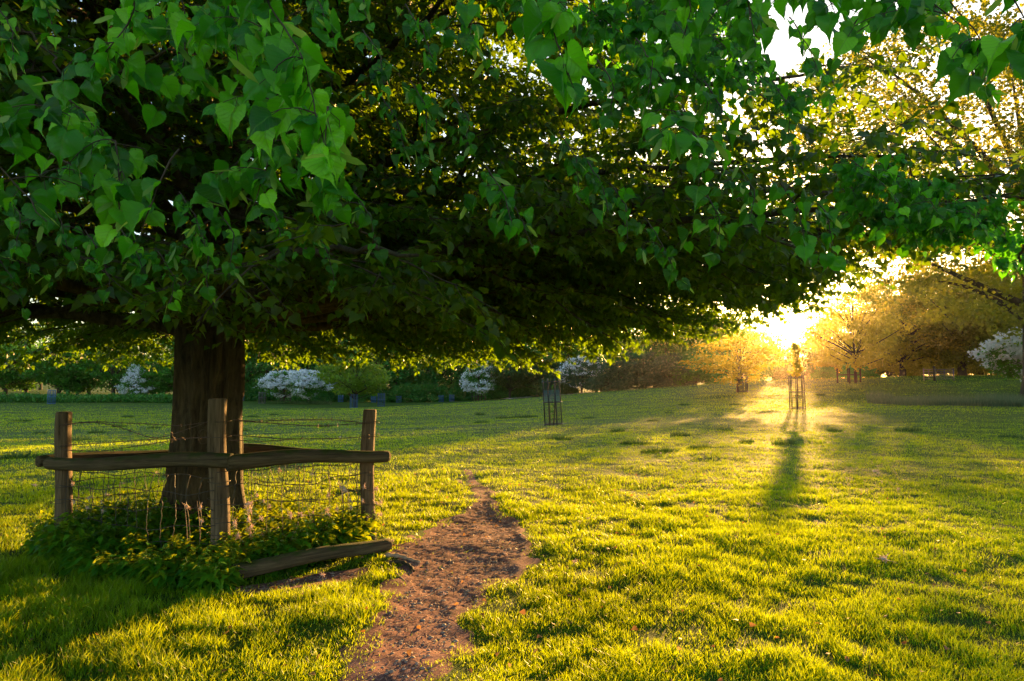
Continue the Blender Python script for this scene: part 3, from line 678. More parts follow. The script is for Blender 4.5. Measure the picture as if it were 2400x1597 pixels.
# lost coil of wire
C = W(475, 1010, 5.8) + np.stack([.045 * np.cos(np.linspace(0, 9, 40)) + .01 * np.linspace(0, 1, 40), .01 * np.sin(np.linspace(0, 20, 40)), -.05 + .06 * np.sin(np.linspace(0, 9, 40))], -1)
w = MB(); V, Fs = tube(C, .0015, 4); w.add(V, Fs); w.build("wire_coil", M_wire, fence, origin=FC)
def netting(A, B, offs, ztop, seed):
    w = MB(); q = np.random.default_rng(seed); A = A + offs; B = B + offs; L = np.linalg.norm(B - A); nv = int(L / .13); nh = [ztop, ztop - .14, ztop - .29, ztop - .44, ztop - .58, ztop - .70]
    ph = q.uniform(0, 6, 12)
    def P(u, zi):
        z = nh[zi] if not np.isscalar(zi) or float(zi).is_integer() else 0
        return z
    U = np.linspace(0, 1, 40); rows = []
    for r_i, z in enumerate(nh):
        sag = .03 * np.sin(U * np.pi) + .018 * np.sin(U * 9 + ph[r_i]) + .01 * np.sin(U * 23 + ph[r_i] * 2)
        nrm = np.array([-(B - A)[1], (B - A)[0], 0]) / L
        C = A + (B - A) * U[:, None] + [0, 0, 1] * (z - sag)[:, None] + nrm * (.02 * np.sin(U * 12 + ph[r_i]))[:, None]
        rows.append(C); V, Fs = tube(C, .0034, 4); w.add(V, Fs)
    for v in range(1, nv):
        u = v / nv; col = np.array([[np.interp(min(max(u + q.normal(0, .010), 0), 1), U, r_[:, c]) for c in range(3)] for r_ in rows]); col = smooth_line(col, .03)
        col += q.normal(0, .0025, col.shape); V, Fs = tube(col, .0030, 4); w.add(V, Fs)
        for kx in rows: w.add(*sticks([np.array([np.interp(u, U, kx[:, c]) for c in range(3)]) - [0, 0, .006]], [np.array([np.interp(u, U, kx[:, c]) for c in range(3)]) + [0, 0, .006]], .004, .004, 4))
    return w.build("wire_netting", M_net, fence, origin=FC)
netting(PL, PC, np.array([0, -.09, 0]), .76, 31); netting(PC, PR, np.array([.02, -.09, 0]), .80, 32)
netting(PL, PB, np.array([-.05, .09, 0]), .74, 33); netting(PR, PB, np.array([.05, .09, 0]), .76, 34)
def bands(P, r, zz, seed):       # wires stapled round the posts
    for z in zz:
        w = MB(); th = np.linspace(0, 2 * np.pi, 20); V, Fs = tube(np.stack([P[0] + (r + .003) * np.cos(th), P[1] + (r + .003) * np.sin(th), z + .004 * np.sin(th * 2 + seed)], -1), .0022, 4, cap=False); w.add(V, Fs)
        w.build("tie_wire", M_net, fence, origin=FC)
bands(PC + [0, 0, 0], .084, [.13, .26, .40, .55, .69, 1.07, 1.2], 1); bands(PL, .076, [.3, .44, .58, .95, 1.15], 2); bands(PR, .074, [.22, .36, .5, .64, 1.03, 1.14], 3)

# wool caught on the wires
WL = [(807, 1147, 2.2), (798, 1141, 1.6), (770, 1160, 1.1), (853, 1142, 1.2), (850, 1173, 1.2), (820, 1174, .9), (823, 1190, 1.2), (583, 1180, 2.0), (586, 1196, 1.5), (583, 1218, 1.6), (586, 1238, 1.8), (589, 1254, 1.5),
      (557, 1256, 1.7), (562, 1270, 1.7), (613, 1253, 1.3), (618, 1264, 1.2), (682, 1207, 1.5), (707, 1207, 1.4), (767, 1195, 1.3), (770, 1206, 1.2), (790, 1193, 1.1), (733, 1201, .9), (633, 1187, .9), (612, 1216, 1.3),
      (655, 1100, .8), (730, 1111, .9), (686, 1250, 1.1), (694, 1270, 1.2), (721, 1264, 1.2), (652, 1241, .9), (618, 1174, .8), (602, 1160, .9), (862, 1216, .8), (209, 1167, 1.3), (205, 1190, 1.1), (238, 1177, .7), (240, 1197, .8), (248, 1158, .7),
      (439, 1187, 1.2), (470, 1190, 1.1), (473, 1221, 1.0), (366, 1108, .7)]
WP = [(882, 1145), (883, 1180), (893, 1177), (885, 1207), (893, 1206), (174, 1175), (172, 1216), (170, 1135), (550, 1224), (552, 1235)]
def tuft_mesh(seed):
    q = np.random.default_rng(seed); b = MB()
    th = np.linspace(0, 2 * np.pi, 9, endpoint=False); zz = np.linspace(-1, 1, 7)
    rr_ = np.sqrt(np.clip(1.02 - zz ** 2, 0, 1))[:, None] * (.55 + .5 * q.random((7, 9)))
    V = np.stack([rr_ * np.cos(th) * .5, rr_ * np.sin(th) * .4, zz[:, None] * 1.0 + .1 * q.normal(0, 1, (7, 9))], -1).reshape(-1, 3) * .012
    i = np.arange(6)[:, None] * 9; j = np.arange(9)[None]; k = (j + 1) % 9
    b.add(V, [np.stack([i + j, i + k, i + 9 + k, i + 9 + j], -1).reshape(-1, 4)], .6)
    P0 = q.normal(0, .004, (26, 3)); P1 = P0 + q.normal(0, 1, (26, 3)) * [.007, .006, .014]; V, Fs = sticks(P0, P1, .0012, .0004); b.add(V, Fs, .8)
    me = b.mesh("wool_tuft"); me.materials.append(M_wool); return me
TM = [tuft_mesh(s) for s in range(6)]
for q, (px, py, s_) in enumerate(WL + [(a, b_, 1.2) for a, b_ in WP]):
    o = bpy.data.objects.new("wool_tuft", TM[q % 6]); link(o); d_ = np.interp(px, [158, 520, 872, 905], [6.33, 5.85, 6.7, 6.7]) - .105
    o.location = W(px, py, d_); o.scale = (s_ * 1.35,) * 3; o.rotation_euler = (wr.normal(0, .5), wr.normal(0, .5), wr.uniform(0, 6))
    if q < len(WL): tag(o, "pale pinkish tuft of sheep wool snagged on the wire netting between two posts", "wool tuft", "wool tufts caught on the netting")
    else: tag(o, "pale pinkish tuft of sheep wool stuck against a timber post of the fence", "wool tuft", "wool tufts stuck to the posts")

# ---------------------------------------------------------------- nettles and ivy in and before the enclosure
poly = np.array([gp(95, 6.1)[:2], gp(170, 5.6)[:2], gp(330, 5.25)[:2], gp(480, 5.02)[:2], gp(555, 5.02)[:2], gp(560, 5.3)[:2], gp(700, 5.75)[:2], gp(850, 6.35)[:2], gp(885, 6.75)[:2], gp(700, 7.8)[:2], gp(500, 8.1)[:2], gp(300, 7.0)[:2], gp(150, 6.6)[:2]])
def in_poly(x, y, P):
    c = np.zeros(len(x), bool); n = len(P)
    for a in range(n):
        x1, y1 = P[a]; x2, y2 = P[(a + 1) % n]
        c ^= ((y1 > y) != (y2 > y)) & (x < (x2 - x1) * (y - y1) / (y2 - y1 + 1e-12) + x1)
    return c
nr_ = np.random.default_rng(77)
x = nr_.uniform(-4.9, -1.2, 9000); y = nr_.uniform(4.8, 8.2, 9000); k_ = in_poly(x, y, poly) & (np.hypot(x - TX, y - TY) > .45); x, y = x[k_][:1500], y[k_][:1500]
z = gz(x, y); h = (.17 + .22 * fnoise(x * 1.8, y * 1.8, 14, 2)) * nr_.uniform(.7, 1.15, len(x)) * np.where(y < 5.75, .85, 1.05)
h *= np.interp(x + .28 * (y - 5.8), [-4.8, -4.2, -3.7, -2.8, -1.5], [.55, .95, 1.25, 1.0, 1.0])
nb = MB(); lean = nr_.normal(0, .06, (len(x), 2)); B0 = np.stack([x, y, z - .02], -1); B1 = B0 + np.stack([lean[:, 0], lean[:, 1], h], -1)
V, Fs = sticks(B0, B1, .003, .0015, 4); nb.add(V, Fs, .4)
nlv = 15; u = np.linspace(.12, 1.0, nlv); pos = (B0[:, None] + (B1 - B0)[:, None] * u[None, :, None]).reshape(-1, 3)
aa = (nr_.uniform(0, 6.28, len(x))[:, None] + np.arange(nlv)[None] * 1.57 * 1.1 + (np.arange(nlv) % 2)[None] * 3.14).ravel()
d = norm(np.stack([np.cos(aa), np.sin(aa), nr_.uniform(-.75, .1, len(aa))], -1)); Xv, Yv, Zv = frames(d, None, .25)
V, Fs = place(*LM, pos + d * .012, Xv * .75, Yv, Zv, (nr_.uniform(.06, .10, len(aa)) * np.tile(np.interp(u, [0, .7, 1], [1, 1, .5]), len(x)))); nb.add(V, Fs, np.repeat(np.clip(nr_.normal(.5, .22, len(aa)), 0, 1), 9))
o = nb.build("nettles", M_nettle); tag(o, "dense bed of nettles and ivy filling the fenced corner round the trunk", "nettles", kind='stuff')
# dry stalks among the nettles
for px, py, px2, py2, d_ in [(600, 1310, 640, 1235, 5.9), (660, 1290, 700, 1225, 6.0), (745, 1275, 715, 1175, 6.2), (770, 1260, 745, 1170, 6.4), (440, 1300, 432, 1180, 5.8), (470, 1290, 462, 1175, 5.9)]:
    w = MB(); a, b_ = W(px, py, d_), W(px2, py2, d_); a[2] = 0.0; C = bez(a, (a + b_) / 2 + [.02, 0, .03], b_, 8); V, Fs = tube(C, np.linspace(.003, .0015, 8), 4); w.add(V, Fs)
    tag(w.build("dry_stalk", M_pink, origin=a, loc=a), "thin dry pinkish stalk sticking up out of the nettles behind the netting", "dry stalk", "dry stalks in the nettles")

# ---------------------------------------------------------------- ground litter
def pebble_mesh(seed, flat=.5):
    q = np.random.default_rng(seed); th = np.linspace(0, 2 * np.pi, 10, endpoint=False); zz = np.linspace(-1, 1, 7)
    nn = .8 + .35 * q.random((7, 10)); rr_ = np.sqrt(np.clip(1.0 - zz ** 2, 0.02, 1))[:, None] * nn
    V = np.stack([rr_ * np.cos(th), rr_ * np.sin(th) * .75, zz[:, None] * flat * np.ones((7, 10))], -1).reshape(-1, 3)
    i = np.arange(6)[:, None] * 10; j = np.arange(10)[None]; k = (j + 1) % 10
    return V, [np.stack([i + j, i + k, i + 10 + k, i + 10 + j], -1).reshape(-1, 4), np.array([np.arange(10)[::-1], 60 + np.arange(10)])]
pb = MB(); lr = np.random.default_rng(15)
x = lr.uniform(-3, 1.2, 60000); y = 1.8 + 8 * lr.random(60000); k_ = path_m(x, y) > .04; x, y = x[k_][:5200], y[k_][:5200]; z = gz(x, y) + .008
TP = pebble_mesh(3)
a = lr.uniform(0, 6.28, len(x)); Xv = np.stack([np.cos(a), np.sin(a), 0 * a], -1); Yv = np.stack([-np.sin(a), np.cos(a), 0 * a], -1); Zv = np.tile([0, 0, 1.], (len(x), 1))
V, Fs = place(TP[0], TP[1], np.stack([x, y, z], -1), Xv, Yv, Zv, np.clip(lr.lognormal(-5.2, .5, len(x)), .002, .02)); pb.add(V, Fs)
tag(pb.build("pebbles", M_stone), "small stones and crumbs of earth scattered on the worn path", "pebbles", kind='stuff')
tl = MB(); x2, y2 = x[::2], y[::2]; n = len(x2); a = lr.uniform(0, 6.28, n); L = lr.uniform(.01, .05, n); P0 = np.stack([x2, y2, gz(x2, y2) + .012], -1); P1 = P0 + np.stack([np.cos(a) * L, np.sin(a) * L, lr.uniform(-.006, .014, n)], -1)
V, Fs = sticks(P0, P1, .0016, .0008, 4); tl.add(V, Fs); tag(tl.build("straw_litter", M_pink), "bits of straw and broken twig strewn over the bare path", "litter", kind='stuff')
# dead branches lying at the path edge
for pl, r_, lab in [([(905, 1302), (935, 1303), (965, 1308), (985, 1312)], .020, "pale weathered branch lying beside the path near the bottom rail"), ([(905, 1318), (940, 1314), (962, 1322), (970, 1330)], .016, "short dark curved branch lying on bare soil below the pale branch"),
                    ([(908, 1330), (930, 1340), (948, 1352)], .007, "thin straight stick pointing from the fence corner to the path"), ([(975, 1390), (1000, 1382), (1022, 1372)], .005, "thin pale twig lying on the middle of the bare path")]:
    P = []
    for px, py in pl:
        d_ = F * EYE / (py - HY); w_ = W(px, py, d_); zz = float(gz(np.array([w_[0]]), np.array([w_[1]]))[0]); P.append((w_[0], w_[1], zz + r_ * .8 + .006))
    C = smooth_line(np.array(P), .015); b = MB(); V, Fs = tube(C, np.linspace(r_, r_ * .6, len(C)) * (1 + .25 * np.sin(np.arange(len(C)) * 1.3)), 8, rough=.5, seed=3); b.add(V, Fs)
    tag(b.build("fallen_branch", M_pink if r_ != .016 else M_barkfar, origin=P[0], loc=P[0]), lab, "branch")
fl_ = MB(); x = lr.uniform(-6, 5, 900); y = 3.2 + 9 * lr.random(900) ** 1.3; dd = norm(lr.normal(0, 1, (900, 3)) * [1, 1, .25]); Xv, Yv, Zv = frames(dd, None, .5)
V, Fs = place(*LM, np.stack([x, y, gz(x, y) + lr.uniform(.015, .045, 900)], -1), Xv, Yv, Zv, lr.uniform(.018, .038, 900)); fl_.add(V, Fs, np.repeat(lr.random(900), 9))
M_dead = foliage("dead_leaf", [(0, (.10, .045, .015)), (1, (.36, .20, .08))], (.40, .20, .05), .4, .6)
tag(fl_.build("fallen_leaves", M_dead), "small dry brown fallen leaves scattered through the turf and path edge", "leaves", kind='stuff')
# scraps of wool and white droppings dotted over the turf
SCR = [(2055, 1314, 2.6, "largest"), (2040, 1108, 1.6, 0), (2050, 1112, 1.2, 0), (1375, 1222, 1.2, 0), (1080, 1135, 1.4, 0), (1345, 1318, 1.5, 0), (2095, 1150, 1.0, 0), (2050, 1180, .9, 0), (1545, 1065, 1.0, 0), (1770, 1186, 1.0, 0), (1975, 1020, 1.2, 0), (2310, 1245, .8, 0), (1660, 1040, .9, 0),
       (975, 1270, 1.3, 0), (925, 1276, 1.2, 0), (1010, 1358, 1.2, 0), (1045, 1385, 1.0, 0), (1150, 1268, 1.3, 0), (1185, 1300, 1.0, 0), (1120, 1236, 1.2, 0), (265, 1165, 1.2, 0), (95, 1142, 1.4, 0), (300, 1138, 1.0, 0), (765, 1345, 1.5, 0), (440, 1355, 1.2, 0), (1225, 1010, 1.0, 0), (970, 1010, 1.0, 0), (1150, 975, 1.0, 0), (1400, 1060, .9, 0), (800, 1018, 1.0, 0), (815, 1035, .9, 0)]
for q, (px, py, s_, big) in enumerate(SCR):
    d_ = F * EYE / (py - HY); x_ = (px - 1200) / F * d_; z_ = float(gz(np.array([x_]), np.array([d_]))[0]); o = bpy.data.objects.new("wool_scrap", TM[q % 6]); link(o)
    o.location = (x_, d_, z_ + .045); s2 = s_ * (1 if d_ < 8 else 1.6); o.scale = (s2 * 1.5, s2, s2); o.rotation_euler = (1.4, wr.normal(0, .3), wr.uniform(0, 6))
    if big: tag(o, "largest pale wool scrap lying alone in the grass at lower right", "wool scrap")
    else: tag(o, "small white scrap of wool lying on the turf or path", "wool scrap", "wool scraps dotted over the field")

# ---------------------------------------------------------------- tussocks in the meadow
def tussock_mesh(seed):
    q = np.random.default_rng(seed); b = MB(); n = 420; a = q.uniform(0, 6.28, n); r_ = np.sqrt(q.random(n)) * .42
    P = np.stack([np.cos(a) * r_ * 1.2, np.sin(a) * r_ * .8, np.zeros(n) - .02], -1); h = q.uniform(.08, .24, n) * (1 - r_ * 1.3 + .1); ln_ = q.uniform(.1, .8, n) * h
    T = P + np.stack([np.cos(a) * ln_, np.sin(a) * ln_, h], -1); w_ = .012; wa = q.uniform(0, 6.28, n); Wv = np.stack([np.cos(wa) * w_, np.sin(wa) * w_, 0 * wa], -1)
    V = np.stack([P - Wv, P + Wv, T], 1).reshape(-1, 3); b.add(V, [np.arange(n)[:, None] * 3 + np.array([[0, 1, 2]])], np.repeat(np.clip(q.normal(.35, .25, n), 0, 1), 3))
    me = b.mesh("grass_tussock", False); me.materials.append(M_tus); return me
M_tus = foliage("tussock_blade", [(0, (.010, .05, .008)), (.6, (.025, .085, .012)), (1, (.08, .11, .02))], (.08, .16, .01), .3, .6)
TSM = [tussock_mesh(s) for s in range(4)]
TS = [(1130, 992), (1218, 978), (1242, 978), (1447, 1012), (1490, 1040), (1568, 970), (1604, 951), (1840, 1042), (1925, 928), (1725, 950), (36, 1077), (95, 1015), (50, 990), (592, 978), (642, 974), (362, 1004), (228, 1015), (300, 978), (150, 985), (760, 1002), (820, 990), (1380, 980),
      (1530, 988), (1300, 985), (985, 1006), (2370, 1028), (1870, 930), (1310, 1030), (1960, 1010), (2080, 938), (2000, 915), (280, 1000), (1125, 973), (1640, 1050), (1545, 1060), (1750, 1035), (2130, 1010), (1180, 980), (1700, 1010), (560, 1010), (180, 1035), (1595, 1022)]
def ground_at(px, py):
    t = np.linspace(4, 160, 6000); r = ray(px, py); X = r[0] / r[1] * t; Z = EYE + r[2] / r[1] * t; G = base_z(X, t); k = np.argmax(Z <= G); return X[k], t[k], G[k]
for q, (px, py) in enumerate(TS):
    x_, d_, z_ = ground_at(px, py); o = bpy.data.objects.new("grass_tussock", TSM[q % 4]); link(o); s_ = wr.uniform(.55, .95) * (1 if d_ < 30 else 1.3)
    o.location = (x_, d_, z_ - .02 + float(bumps(np.array([x_]), np.array([d_]))[0])); o.scale = (s_, s_, s_ * 1.25); o.rotation_euler = (0, 0, wr.uniform(0, 6))
    tag(o, "small dark rough grass tussock standing above the cropped turf", "tussock", "rough tussocks dotted over the meadow")

# ---------------------------------------------------------------- tree guards
def at(px, d): 
    w_ = W(px, HY, d); return np.array([w_[0], w_[1], float(gz(np.array([w_[0]]), np.array([w_[1]]))[0])])
def guard(px, d, h, rad_, label, m=None, detail=True, group=None, lean=0.0, mesh_band=None, nb_=8, fine=True):
    m = m or M_iron; P = at(px, d); t = thing("tree_guard", label, "tree guard", P, group); t.rotation_euler = (0, lean, 0)
    br = .017 if d < 50 else .03
    for q in range(nb_):
        a = q / nb_ * 2 * math.pi + .3; b = MB(); V, Fs = tube([(rad_ * math.cos(a), rad_ * math.sin(a), -.05), (rad_ * math.cos(a) * .97, rad_ * math.sin(a) * .97, h), (rad_ * math.cos(a) * (1.0 + .12 * (q % 2)), rad_ * math.sin(a) * (1.0 + .12 * (q % 2)), h + .10)], [br, br, br * .5], 5); b.add(V, Fs); b.build("bar", m, t)
    for z in (.06, h * .52, h * .97):
        th = np.linspace(0, 2 * np.pi, 25); b = MB(); V, Fs = tube(np.stack([(rad_ + .01) * np.cos(th), (rad_ + .01) * np.sin(th), 0 * th + z], -1), br * 1.1, 5, cap=False); b.add(V, Fs); b.build("hoop", m, t)
    if fine:
        b = MB(); fr = .003 if d < 30 else .0035 if d < 50 else .007
        for q in range(26):
            a = q / 26 * 2 * math.pi; V, Fs = tube([(rad_ * .95 * math.cos(a), rad_ * .95 * math.sin(a), .05), (rad_ * .93 * math.cos(a), rad_ * .93 * math.sin(a), h * .95)], fr, 3); b.add(V, Fs)
        for z in np.arange(.12, h * .94, .12):
            th = np.linspace(0, 2 * np.pi, 21); V, Fs = tube(np.stack([rad_ * .94 * np.cos(th), rad_ * .94 * np.sin(th), 0 * th + z], -1), fr, 3, cap=False); b.add(V, Fs)
        b.build("mesh_liner", m if m is M_blue else M_net, t)
    if mesh_band:
        b = MB()
        for z in np.arange(mesh_band[0], mesh_band[1], .035):
            th = np.linspace(0, 2 * np.pi, 25); V, Fs = tube(np.stack([rad_ * .9 * np.cos(th), rad_ * .9 * np.sin(th), 0 * th + z], -1), .004, 3, cap=False); b.add(V, Fs)
        for q in range(50):
            a = q / 50 * 2 * math.pi; V, Fs = sticks([(rad_ * .9 * math.cos(a), rad_ * .9 * math.sin(a), mesh_band[0])], [(rad_ * .9 * math.cos(a), rad_ * .9 * math.sin(a), mesh_band[1])], .0035, .0035, 3); b.add(V, Fs)
        b.build("plastic_mesh", M_bluemesh, t)
    return t
guard(1297, 27.4, 1.80, .37, "black iron hooped tree guard with a blue mesh band in mid field", lean=-.05, mesh_band=(.98, 1.42))
guard(1868, 37.4, 1.80, .40, "dark iron tree guard round the glowing sapling under the sun", lean=-.02)
guard(1741, 60, 1.75, .42, "dark iron tree guard round the thin golden tree right of the wood", lean=0)
gb = "distant blue tree guards along the wood edge"
guard(122, 88, 1.8, .45, "blue tree guard standing before the far left hedge", M_blue, lean=0)
guard(830, 90, 1.8, .5, "dark blue tree guard round the foot of the bright green tree", M_blue)
guard(894, 95, 1.75, .5, "blue tree guard with a red tag right of the bright green tree", M_blue)
guard(615, 100, 1.6, .5, "grey blue tree guard left of the white hawthorns", M_gate)
for px, h, lab in [(567, .9, "low blue guard at the trunk's right side by the wood edge"), (799, 1.05, "low blue guard just left of the bright green tree"), (876, .95, None), (935, 1.05, None), (1034, 1.05, None), (1059, 1.1, None)]:
    guard(px, 116, h, .42, lab or "low blue tree guard by the dark wood between bright tree and hawthorn", M_blue, fine=True, group=gb if not lab else None, nb_=8)

def sapling(px, d, h, spread, n, m, label, low=1.0, sz=.12, seed=0, dead=False):
    P = at(px, d); q = np.random.default_rng(seed); t = thing("young_tree", label, "young tree", P)
    C = np.stack([.05 * np.sin(np.linspace(0, 3, 10)), .03 * np.cos(np.linspace(0, 4, 10)), np.linspace(-.05, h, 10)], -1); b = MB(); V, Fs = tube(C, np.linspace(.035, .006, 10), 6); b.add(V, Fs)
    Bs = []
    for k in range(26):
        z = q.uniform(low, h * .97); a = q.uniform(0, 6.28); L = spread * (1.15 - z / h * .7) * q.uniform(.5, 1); e = np.array([math.cos(a) * L, math.sin(a) * L, z + L * .7]); s_ = np.array([0, 0, z]); V, Fs = tube([s_, (s_ + e) / 2 + [0, 0, -.03], e], [.012, .008, .003], 4); b.add(V, Fs); Bs.append((s_, e))
    b.build("trunk", M_barkfar, t)
    if n:
        c = MB(); k = q.integers(0, len(Bs), n); u = q.uniform(.2, 1.05, n)[:, None]; S = np.array([s[0] for s in Bs]); E = np.array([s[1] for s in Bs]); pos = S[k] * (1 - u) + E[k] * u + q.normal(0, spread * .13, (n, 3)); dd = q.normal(0, 1, (n, 3)) + [0, 0, -.5]
        Xv, Yv, Zv = frames(dd, None, 1.); V, Fs = place(*LM, pos, Xv, Yv, Zv, q.uniform(.7, 1.2, n) * sz); c.add(V, Fs, np.repeat(q.random(n), 9)); c.build("crown", m, t)
sapling(1868, 37.4, 3.6, .5, 1100, M_gold, "slender young tree glowing gold above its iron guard, below the sun", low=1.6, sz=.11, seed=3)
sapling(1297, 27.4, 1.65, .10, 60, M_mid, "small bare sapling standing inside the black iron guard", low=.3, sz=.07, seed=4)

# ---------------------------------------------------------------- far trees
def tree_meshes(seed, H, Rr, zb, nc, nl, ls, cs=1.0, shape='round', trunk_r=.3, zoff=0.0, shell=.55):
    q = np.random.default_rng(seed); c = MB(); t = MB()
    ch = H - zb; u = q.random(nc); th = q.uniform(0, 6.28, nc); zr = q.uniform(-1, 1, nc)
    rr_ = np.sqrt(1 - zr ** 2) * (shell + (1 - shell) * u ** .5)
    lob = 1 + .22 * np.sin(3 * th + seed) * np.cos(2.2 * zr + seed) + .12 * np.sin(5 * th + 2 * seed)
    if shape == 'cone': prof = (1 - (zr + 1) / 2 * .8)
    elif shape == 'flat': prof = np.ones(nc)
    else: prof = np.ones(nc)
    cx_, cy_ = rr_ * lob * prof * np.cos(th) * Rr, rr_ * lob * prof * np.sin(th) * Rr
    cz = zb + ch * .5 + zr * ch * .5 * (shell + (1 - shell) * u ** .5)
    if shape == 'bush': cz = np.abs(zr) * ch * (.5 + .5 * u) + zb * .5
    Cc = np.stack([cx_, cy_, cz], -1)
    k = q.integers(0, nc, nl); cl = cs * q.uniform(.6, 1.4, nc)
    pos = Cc[k] + q.normal(0, 1, (nl, 3)) * (cl[k][:, None] * [.55, .55, .24])
    pos[:, 2] = np.maximum(pos[:, 2], .1 if shape == 'bush' else zb * .7)
    out = norm(pos - np.array([0, 0, zb + ch * .45])); dd = out + q.normal(0, .8, (nl, 3)); Xv, Yv, Zv = frames(dd, None, .9)
    V, Fs = place(*LQ, pos, Xv, Yv, Zv, q.uniform(.6, 1.4, nl) * ls); tint = np.clip(q.normal(.45, .18, nl) + .25 * (q.random(nc) - .5)[k], 0, 1); c.add(V, Fs, np.repeat(tint, 4))
    n = 12; C = np.stack([.12 * np.sin(np.linspace(0, 3, n) + seed), .1 * np.cos(np.linspace(0, 3, n)), np.linspace(-.5, H * .82, n)], -1)
    V, Fs = tube(C, np.interp(np.linspace(0, 1, n), [0, .08, .4, 1], [trunk_r * 1.4, trunk_r, trunk_r * .7, .03]), 9, rough=.2, seed=seed); t.add(V, Fs)
    for b_ in q.choice(nc, min(nc, 34), replace=False):
        e = Cc[b_]; z0 = np.clip(e[2] * .55, zb * .75, H * .7); s_ = np.array([0, 0, z0]); V, Fs = tube(bez(s_, (s_ + e) / 2 + [0, 0, .12 * H * q.uniform(-.3, .6)], e, 7), np.linspace(trunk_r * .33, .02, 7), 5, cap=False); t.add(V, Fs)
    return c.mesh("crown"), t.mesh("trunk")
VAR = {}
def variant(key, *a, **k):
    if key not in VAR: VAR[key] = tree_meshes(*a, **k)
    return VAR[key]
def put_tree(name, key, px, d, m, label, cat="tree", group=None, s=1.0, sz=None, rot=0.0, lean=0, zoff=0, blossom=None, xy=None):
    cm, tm = VAR[key]; P = at(px, d) if xy is None else np.array([xy[0], xy[1], float(gz(np.array([xy[0]]), np.array([xy[1]]))[0])]); P[2] += zoff
    t = thing(name, label, cat, P, group); t.scale = (s, s, sz or s); t.rotation_euler = (0, lean, rot)
    for nm, me, mm in (("crown", cm, m), ("trunk", tm, M_barkfar)):
        if not me.materials: me.materials.append(mm)
        o = bpy.data.objects.new(nm, me); link(o, t); o.material_slots[0].link = 'OBJECT'; o.material_slots[0].material = mm
    if blossom:
        o = bpy.data.objects.new("blossom", blossom); link(o, t)
    return t
variant('wa', 1, 13, 4.6, 2.0, 90, 9000, .34, 1.5, trunk_r=.28); variant('wb', 2, 12, 4.2, 1.2, 80, 8000, .34, 1.4, trunk_r=.25); variant('wc', 3, 14, 3.8, 1.5, 80, 8000, .34, 1.4, shape='cone', trunk_r=.25)
variant('row', 4, 9.5, 4.3, 2.1, 90, 8500, .30, 1.1, trunk_r=.34, shell=.4); variant('row2', 5, 9.0, 3.8, 1.9, 80, 7500, .30, 1.0, trunk_r=.3, shell=.4)
variant('bush', 6, 3.6, 3.3, .2, 80, 7000, .24, .8, shape='bush', trunk_r=.12); variant('bush2', 7, 5.5, 4.2, .2, 90, 8000, .26, 1.0, shape='bush', trunk_r=.15)
variant('lime', 8, 6.6, 4.3, 1.6, 110, 11000, .22, .8, trunk_r=.22, shell=.5)
variant('haw', 9, 6.4, 3.3, 1.0, 90, 6000, .20, .7, shape='cone', trunk_r=.2); variant('haw2', 10, 4.8, 3.0, .9, 80, 5500, .20, .6, trunk_r=.16)
variant('gold', 11, 6.6, 3.7, 1.0, 140, 7500, .16, .6, trunk_r=.12, shell=.3); variant('gold2', 12, 9.5, 6.0, .6, 180, 24000, .19, .9, trunk_r=.3, shell=.3)
variant('oak', 13, 25, 13.5, 4.0, 520, 80000, .20, 1.5, trunk_r=.75, shell=.35); variant('oakl', 14, 9, 6.5, .7, 190, 26000, .20, 1.0, trunk_r=.35, shell=.3)
variant('far', 15, 9, 4.5, .8, 70, 5200, .42, 1.5, trunk_r=.25)
def blossom_mesh(key, seed, frac=.55, n=5200, ls=.17, cs=.5, H=5, Rr=3, zb=1, nc=120, shape='round'):
    c, t = tree_meshes(seed, H, Rr * 1.03, zb, nc, n, ls, cs, shape=shape, shell=.8); c.name = "blossom"; c.materials.append(M_white); return c
B1 = blossom_mesh('haw', 9, n=7500, ls=.2, H=6.5, Rr=3.35, zb=1.1, shape='cone'); B2 = blossom_mesh('haw2', 10, n=9500, ls=.2, H=4.9, Rr=3.05, zb=1.0); B3 = blossom_mesh('haw2', 10, n=2600, H=5.0, Rr=3.1, zb=.9)

fr = np.random.default_rng(33)
# the wood along the far edge
keys = ['wa', 'wb', 'wc']
for q, px in enumerate(np.arange(470, 1720, 58)):
    d_ = 122 + fr.uniform(-2, 4) if px < 1300 else np.interp(px, [1300, 1720], [112, 100]) + fr.uniform(-2, 3)
    put_tree("woodland_tree", keys[q % 3], px + fr.uniform(-14, 14), d_, M_dark, "dark green tree in the dense wood along the far edge of the field", group="trees of the dark wood", s=np.interp(px, [400, 1300, 1720], [1.05, 1.0, .75]) * fr.uniform(.9, 1.1), rot=fr.uniform(0, 6))
for q, px in enumerate(np.arange(-60, 1560, 88)):
    put_tree("woodland_tree", keys[(q + 1) % 3], px + fr.uniform(-20, 20), 150 + fr.uniform(-6, 6) + (30 if px < 470 else 0), M_dark, "tall dark tree standing behind the front rank of the far wood", group="trees behind the dark wood", s=np.interp(px, [0, 1300, 1560], [1.35, 1.3, 1.0]) * fr.uniform(.9, 1.1), rot=fr.uniform(0, 6))
for q, px in enumerate(np.arange(560, 1320, 44)):
    put_tree("bush", 'bush', px + fr.uniform(-10, 10), 119 + fr.uniform(-1, 2), M_dark, "low dark bush closing the foot of the far wood", "bush", "bushes at the foot of the dark wood", s=fr.uniform(.7, 1.0), rot=fr.uniform(0, 6))
